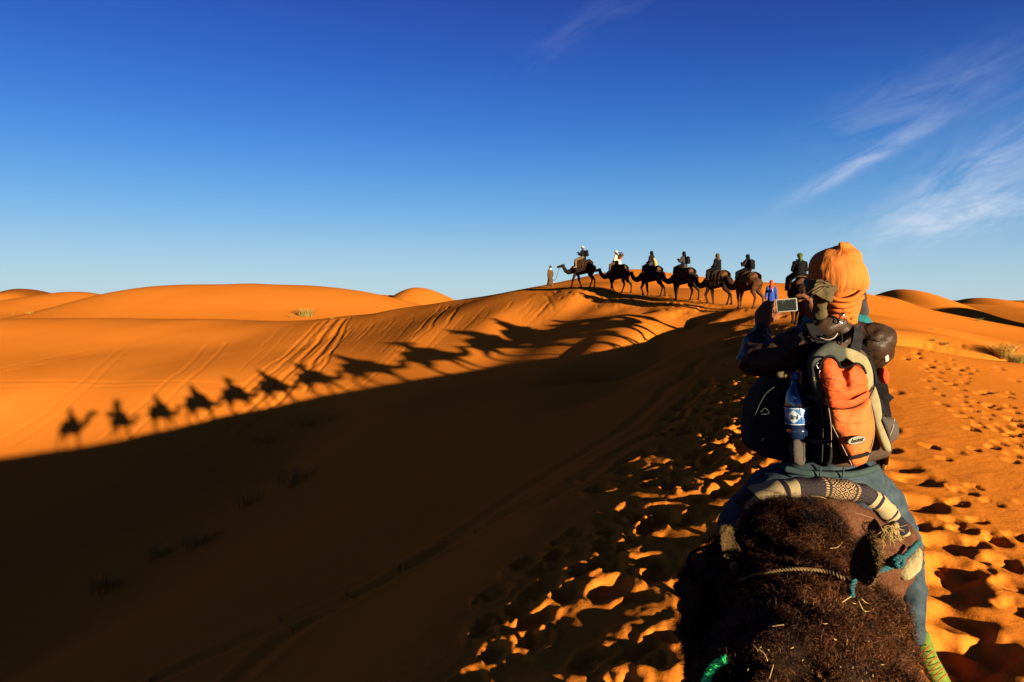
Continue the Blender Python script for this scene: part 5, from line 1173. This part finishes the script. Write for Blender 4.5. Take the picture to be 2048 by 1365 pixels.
cput('stuffing', bake('stuffing', [('t', [q4(1833, 1105, 2.54, .022), q4(1825, 1130, 2.50, .036), q4(1808, 1146, 2.48, .030)])], .006, 3, [(.05, .008, 3)]), M['foam'])
cput('tie_rope', tube_mesh('tr', [pt(1838, 1085, 2.50), pt(1820, 1104, 2.45), pt(1798, 1123, 2.42), pt(1780, 1134, 2.41), pt(1755, 1143, 2.40), pt(1732, 1152, 2.41), pt(1700, 1150, 2.46)], .0105, seg=8, sub=8, strands=3, twist=120), M['rope_teal'])
cput('rope_knot', tube_mesh('kn', [pt(1790, 1134, 2.40), pt(1786, 1122, 2.385), pt(1797, 1114, 2.38), pt(1806, 1124, 2.38), pt(1798, 1134, 2.385), pt(1791, 1126, 2.375), pt(1801, 1120, 2.375)], .0085, seg=8, sub=8, strands=3, twist=160), M['rope_teal'])
mk('straw', (.24, .17, .07), color2=(.16, .10, .04), scale=50, rough=.6); mk('burlap', (.23, .17, .07), color2=(.17, .12, .05), scale=120, detail=6, bump=1.0, bump_scale=300, bdist=.004)
pillow_px = [(1765, 1058), (1795, 1045), (1797, 1062), (1793, 1080), (1775, 1080), (1762, 1072)]
bur = pillow('burlap_tuft', pillow_px, 2.44, .012, .02, M['burlap'], near, wr=.006, creator=lambda n, me, m, p: cput(n, me, m))
r5 = random.Random(5)
def straw(cam_, pts, r=.0012, name='straw'):
    me = tube_mesh(name, [pt(*p_) for p_ in pts], r, seg=4, sub=4); return me
bm = bmesh.new()
for k in range(46):
    x, y = r5.uniform(1762, 1796), r5.uniform(1050, 1078); a = r5.uniform(.6, 2.6) if r5.random() < .8 else r5.uniform(2.6, 3.6); L_ = r5.uniform(14, 30)
    q_ = tube_mesh('s', [pt(x, y, 2.42), pt(x - L_ * .5 * math.cos(a) + r5.uniform(-4, 4), y + L_ * .5 * math.sin(a), 2.41), pt(x - L_ * math.cos(a), y + L_ * math.sin(a) + r5.uniform(-4, 4), 2.43)], .0011, seg=3, sub=3); bm.from_mesh(q_); bpy.data.meshes.remove(q_)
me = bpy.data.meshes.new('fringe'); bm.to_mesh(me); bm.free(); sfr = cput('fringe', me, M['straw'], bur)
# straw caught on the felt and in the wool
def straws(lst, name, parent_put):
    bm = bmesh.new()
    for pts_ in lst:
        q_ = tube_mesh('s', [pt(*p_) for p_ in pts_], r5.uniform(.0006, .0014), seg=4, sub=4); bm.from_mesh(q_); bpy.data.meshes.remove(q_)
    me = bpy.data.meshes.new(name); bm.to_mesh(me); bm.free(); o = parent_put(name, me, M['straw']); o['kind'] = 'stuff'; return o
straws([[(1708, 1026, 2.39), (1728, 1031, 2.385), (1747, 1038, 2.39)], [(1747, 1090, 2.40), (1757, 1098, 2.40), (1767, 1106, 2.40)], [(1620, 992, 2.40), (1640, 994, 2.39), (1652, 998, 2.39)], [(1608, 988, 2.41), (1614, 993, 2.40), (1618, 999, 2.40)], [(1770, 1090, 2.41), (1765, 1100, 2.40)]], 'loose_straw', cput)
def put0(name, me, m):
    I0 = (Matrix.Translation(C0) @ Euler((0, 0, -R(HD))).to_matrix().to_4x4()).inverted(); me.transform(I0); return put(name, me, m, cam0)
lst = [[(1544, 1253, 1.30), (1556, 1251, 1.295), (1568, 1250, 1.30)], [(1506, 1290, 1.29), (1513, 1298, 1.285), (1516, 1303, 1.285)], [(1547, 1329, 1.22), (1543, 1343, 1.21), (1539, 1358, 1.20)], [(1516, 1298, 1.28), (1528, 1308, 1.27), (1535, 1322, 1.26)], [(1660, 1097, 1.40), (1675, 1095, 1.39), (1684, 1085, 1.39)],
       [(1716, 1200, 1.36), (1728, 1222, 1.34), (1745, 1220, 1.34), (1752, 1208, 1.35)], [(1722, 1197, 1.36), (1735, 1207, 1.35), (1758, 1208, 1.35)], [(1684, 1205, 1.35), (1698, 1196, 1.355), (1708, 1191, 1.36)], [(1770, 1200, 1.36), (1780, 1203, 1.355), (1790, 1206, 1.36)], [(1800, 1205, 1.37), (1806, 1215, 1.36), (1812, 1228, 1.35)]]
lst = [[(a_, b_, surf(a_, b_, .03)) for (a_, b_, _) in q_] for q_ in lst]
for k in range(24):
    x = r5.uniform(1480, 1820); y = r5.uniform(1190, 1365); L_ = r5.uniform(3, 13); a = r5.uniform(0, 3.14); yy2 = surf(x, y, .026)
    lst.append([(x, y, yy2), (x + L_ * .5 * math.cos(a), y + L_ * .5 * math.sin(a) + 1, yy2 - .003), (x + L_ * math.cos(a), y + L_ * math.sin(a), yy2)])
straws(lst, 'loose_straw', put0)
print('near rider', time.time() - T0)
# ------------------------------------------------------------------ dry grass and desert shrubs
mk('dry_grass', (.13, .10, .022), color2=(.20, .15, .035), scale=3, rough=.9)
mk('green_grass', (.22, .115, .022), color2=(.34, .20, .045), scale=3, rough=.9)
def tuft_mesh(width, h, n, seed, lean=.0, twiggy=False):
    r = np.random.default_rng(seed); V = []; Fc = []
    for k in range(n):
        a = r.uniform(0, 6.28); rr = width * .5 * math.sqrt(r.random()) * .65; x, y = rr * math.cos(a), rr * math.sin(a)
        dx, dy = math.cos(a) * r.uniform(.1, 1.3) + lean + r.normal(0, .35), math.sin(a) * r.uniform(.1, .9) + r.normal(0, .25); L_ = h * r.uniform(.45, 1.05); wd = max(.004, h * .012) * (1.0 if not twiggy else .8)
        nx_, ny_ = -dy, dx; q = math.hypot(nx_, ny_) + 1e-6; nx_ /= q; ny_ /= q; b0 = len(V)
        for s in range(5):
            t = s / 4; px_ = x + dx * L_ * (t * .35 + t * t * .35); py_ = y + dy * L_ * (t * .35 + t * t * .35); z = L_ * (t - .28 * t * t) - .05 * h
            ww = wd * (1 - .8 * t); V += [(px_ - nx_ * ww, py_ - ny_ * ww, z), (px_ + nx_ * ww, py_ + ny_ * ww, z)]
        for s in range(4): Fc.append((b0 + 2 * s, b0 + 2 * s + 1, b0 + 2 * s + 3, b0 + 2 * s + 2))
        if twiggy:
            for s in (1, 2, 3):
                bx0, by0, bz0 = V[b0 + 2 * s]; sa = r.uniform(0, 6.28); l2 = L_ * r.uniform(.15, .35); c0_ = len(V)
                V += [(bx0, by0, bz0), (bx0, by0, bz0 + wd), (bx0 + math.cos(sa) * l2, by0 + math.sin(sa) * l2, bz0 + l2 * r.uniform(.3, 1.1))]; Fc.append((c0_, c0_ + 1, c0_ + 2))
    me = bpy.data.meshes.new('blades'); me.from_pydata(V, [], Fc); me.update(); return me
tl = [  # px, py, width px, height px, material, label
    (612, 633, 46, 24, 'dry_grass', 'bright yellow grass clump on the sunlit brow left of the tracks', 260), (583, 636, 22, 9, 'dry_grass', 'small low yellow grass clump beside the bright one on the brow', 90), (664, 638, 18, 7, 'dry_grass', 'tiny grass clump at the top of the tracks on the brow', 70),
    (60, 628, 20, 9, 'dry_grass', 'small pale clump on the far sand at the left edge', 80), (26, 630, 12, 6, 'dry_grass', 'tiniest pale clump nearest the left edge of the far sand', 50),
    (612, 852, 90, 38, 'green_grass', 'olive grass clump just inside the edge of the big shadow', 420), (522, 886, 60, 34, 'green_grass', 'olive grass clump in shadow, left of the one at the shadow edge', 300), (660, 842, 50, 24, 'green_grass', 'thin olive grass at the shadow edge, rightmost of the valley clumps', 220),
    (590, 965, 100, 52, 'green_grass', 'widest olive grass clump in the middle of the shaded valley', 520), (500, 1005, 80, 44, 'green_grass', 'sprawling dim grass clump below left of the widest one', 380), (395, 1090, 80, 52, 'green_grass', 'dim grass clump low in the shaded valley', 400), (315, 1115, 60, 48, 'green_grass', 'dim grass clump lower left in the shaded valley', 320),
    (215, 1180, 80, 56, 'green_grass', 'lowest and leftmost dim grass clump in the shaded valley', 380),
    (2008, 716, 40, 40, 'green_grass', 'tallest olive shrub on the sand at the right edge', 420), (2036, 726, 56, 26, 'dry_grass', 'low pale shrub spreading at the right edge', 380), (1890, 690, 26, 10, 'dry_grass', 'small pale clump on the open sand right of the near rider', 120), (1868, 683, 22, 8, 'dry_grass', 'faint pale clump left of the small one on open sand', 90),
    (1956, 643, 24, 10, 'dry_grass', 'small shrub before the dark hollow in the far right sand', 110), (1862, 660, 12, 6, 'dry_grass', 'tiny clump on the sand below the dark hollow', 50)]
for k, (px, py, wp, hp, m, lab, n) in enumerate(tl):
    g = ground(px, py)
    if g is None: continue
    if m == 'green_grass' and px < 1000: n = int(n * .38); hp *= .85; wp *= 1.25
    s = g.y / F; me = tuft_mesh(wp * s, hp * s * 1.1, n, 100 + k, lean=.1, twiggy=('shrub' in lab))
    o = link_mesh('desert_shrub' if 'shrub' in lab else 'grass_tuft', me, M[m]); o.location = g; tag(o, lab, 'shrub' if 'shrub' in lab else 'grass', 'desert plants')
print('plants', time.time() - T0)
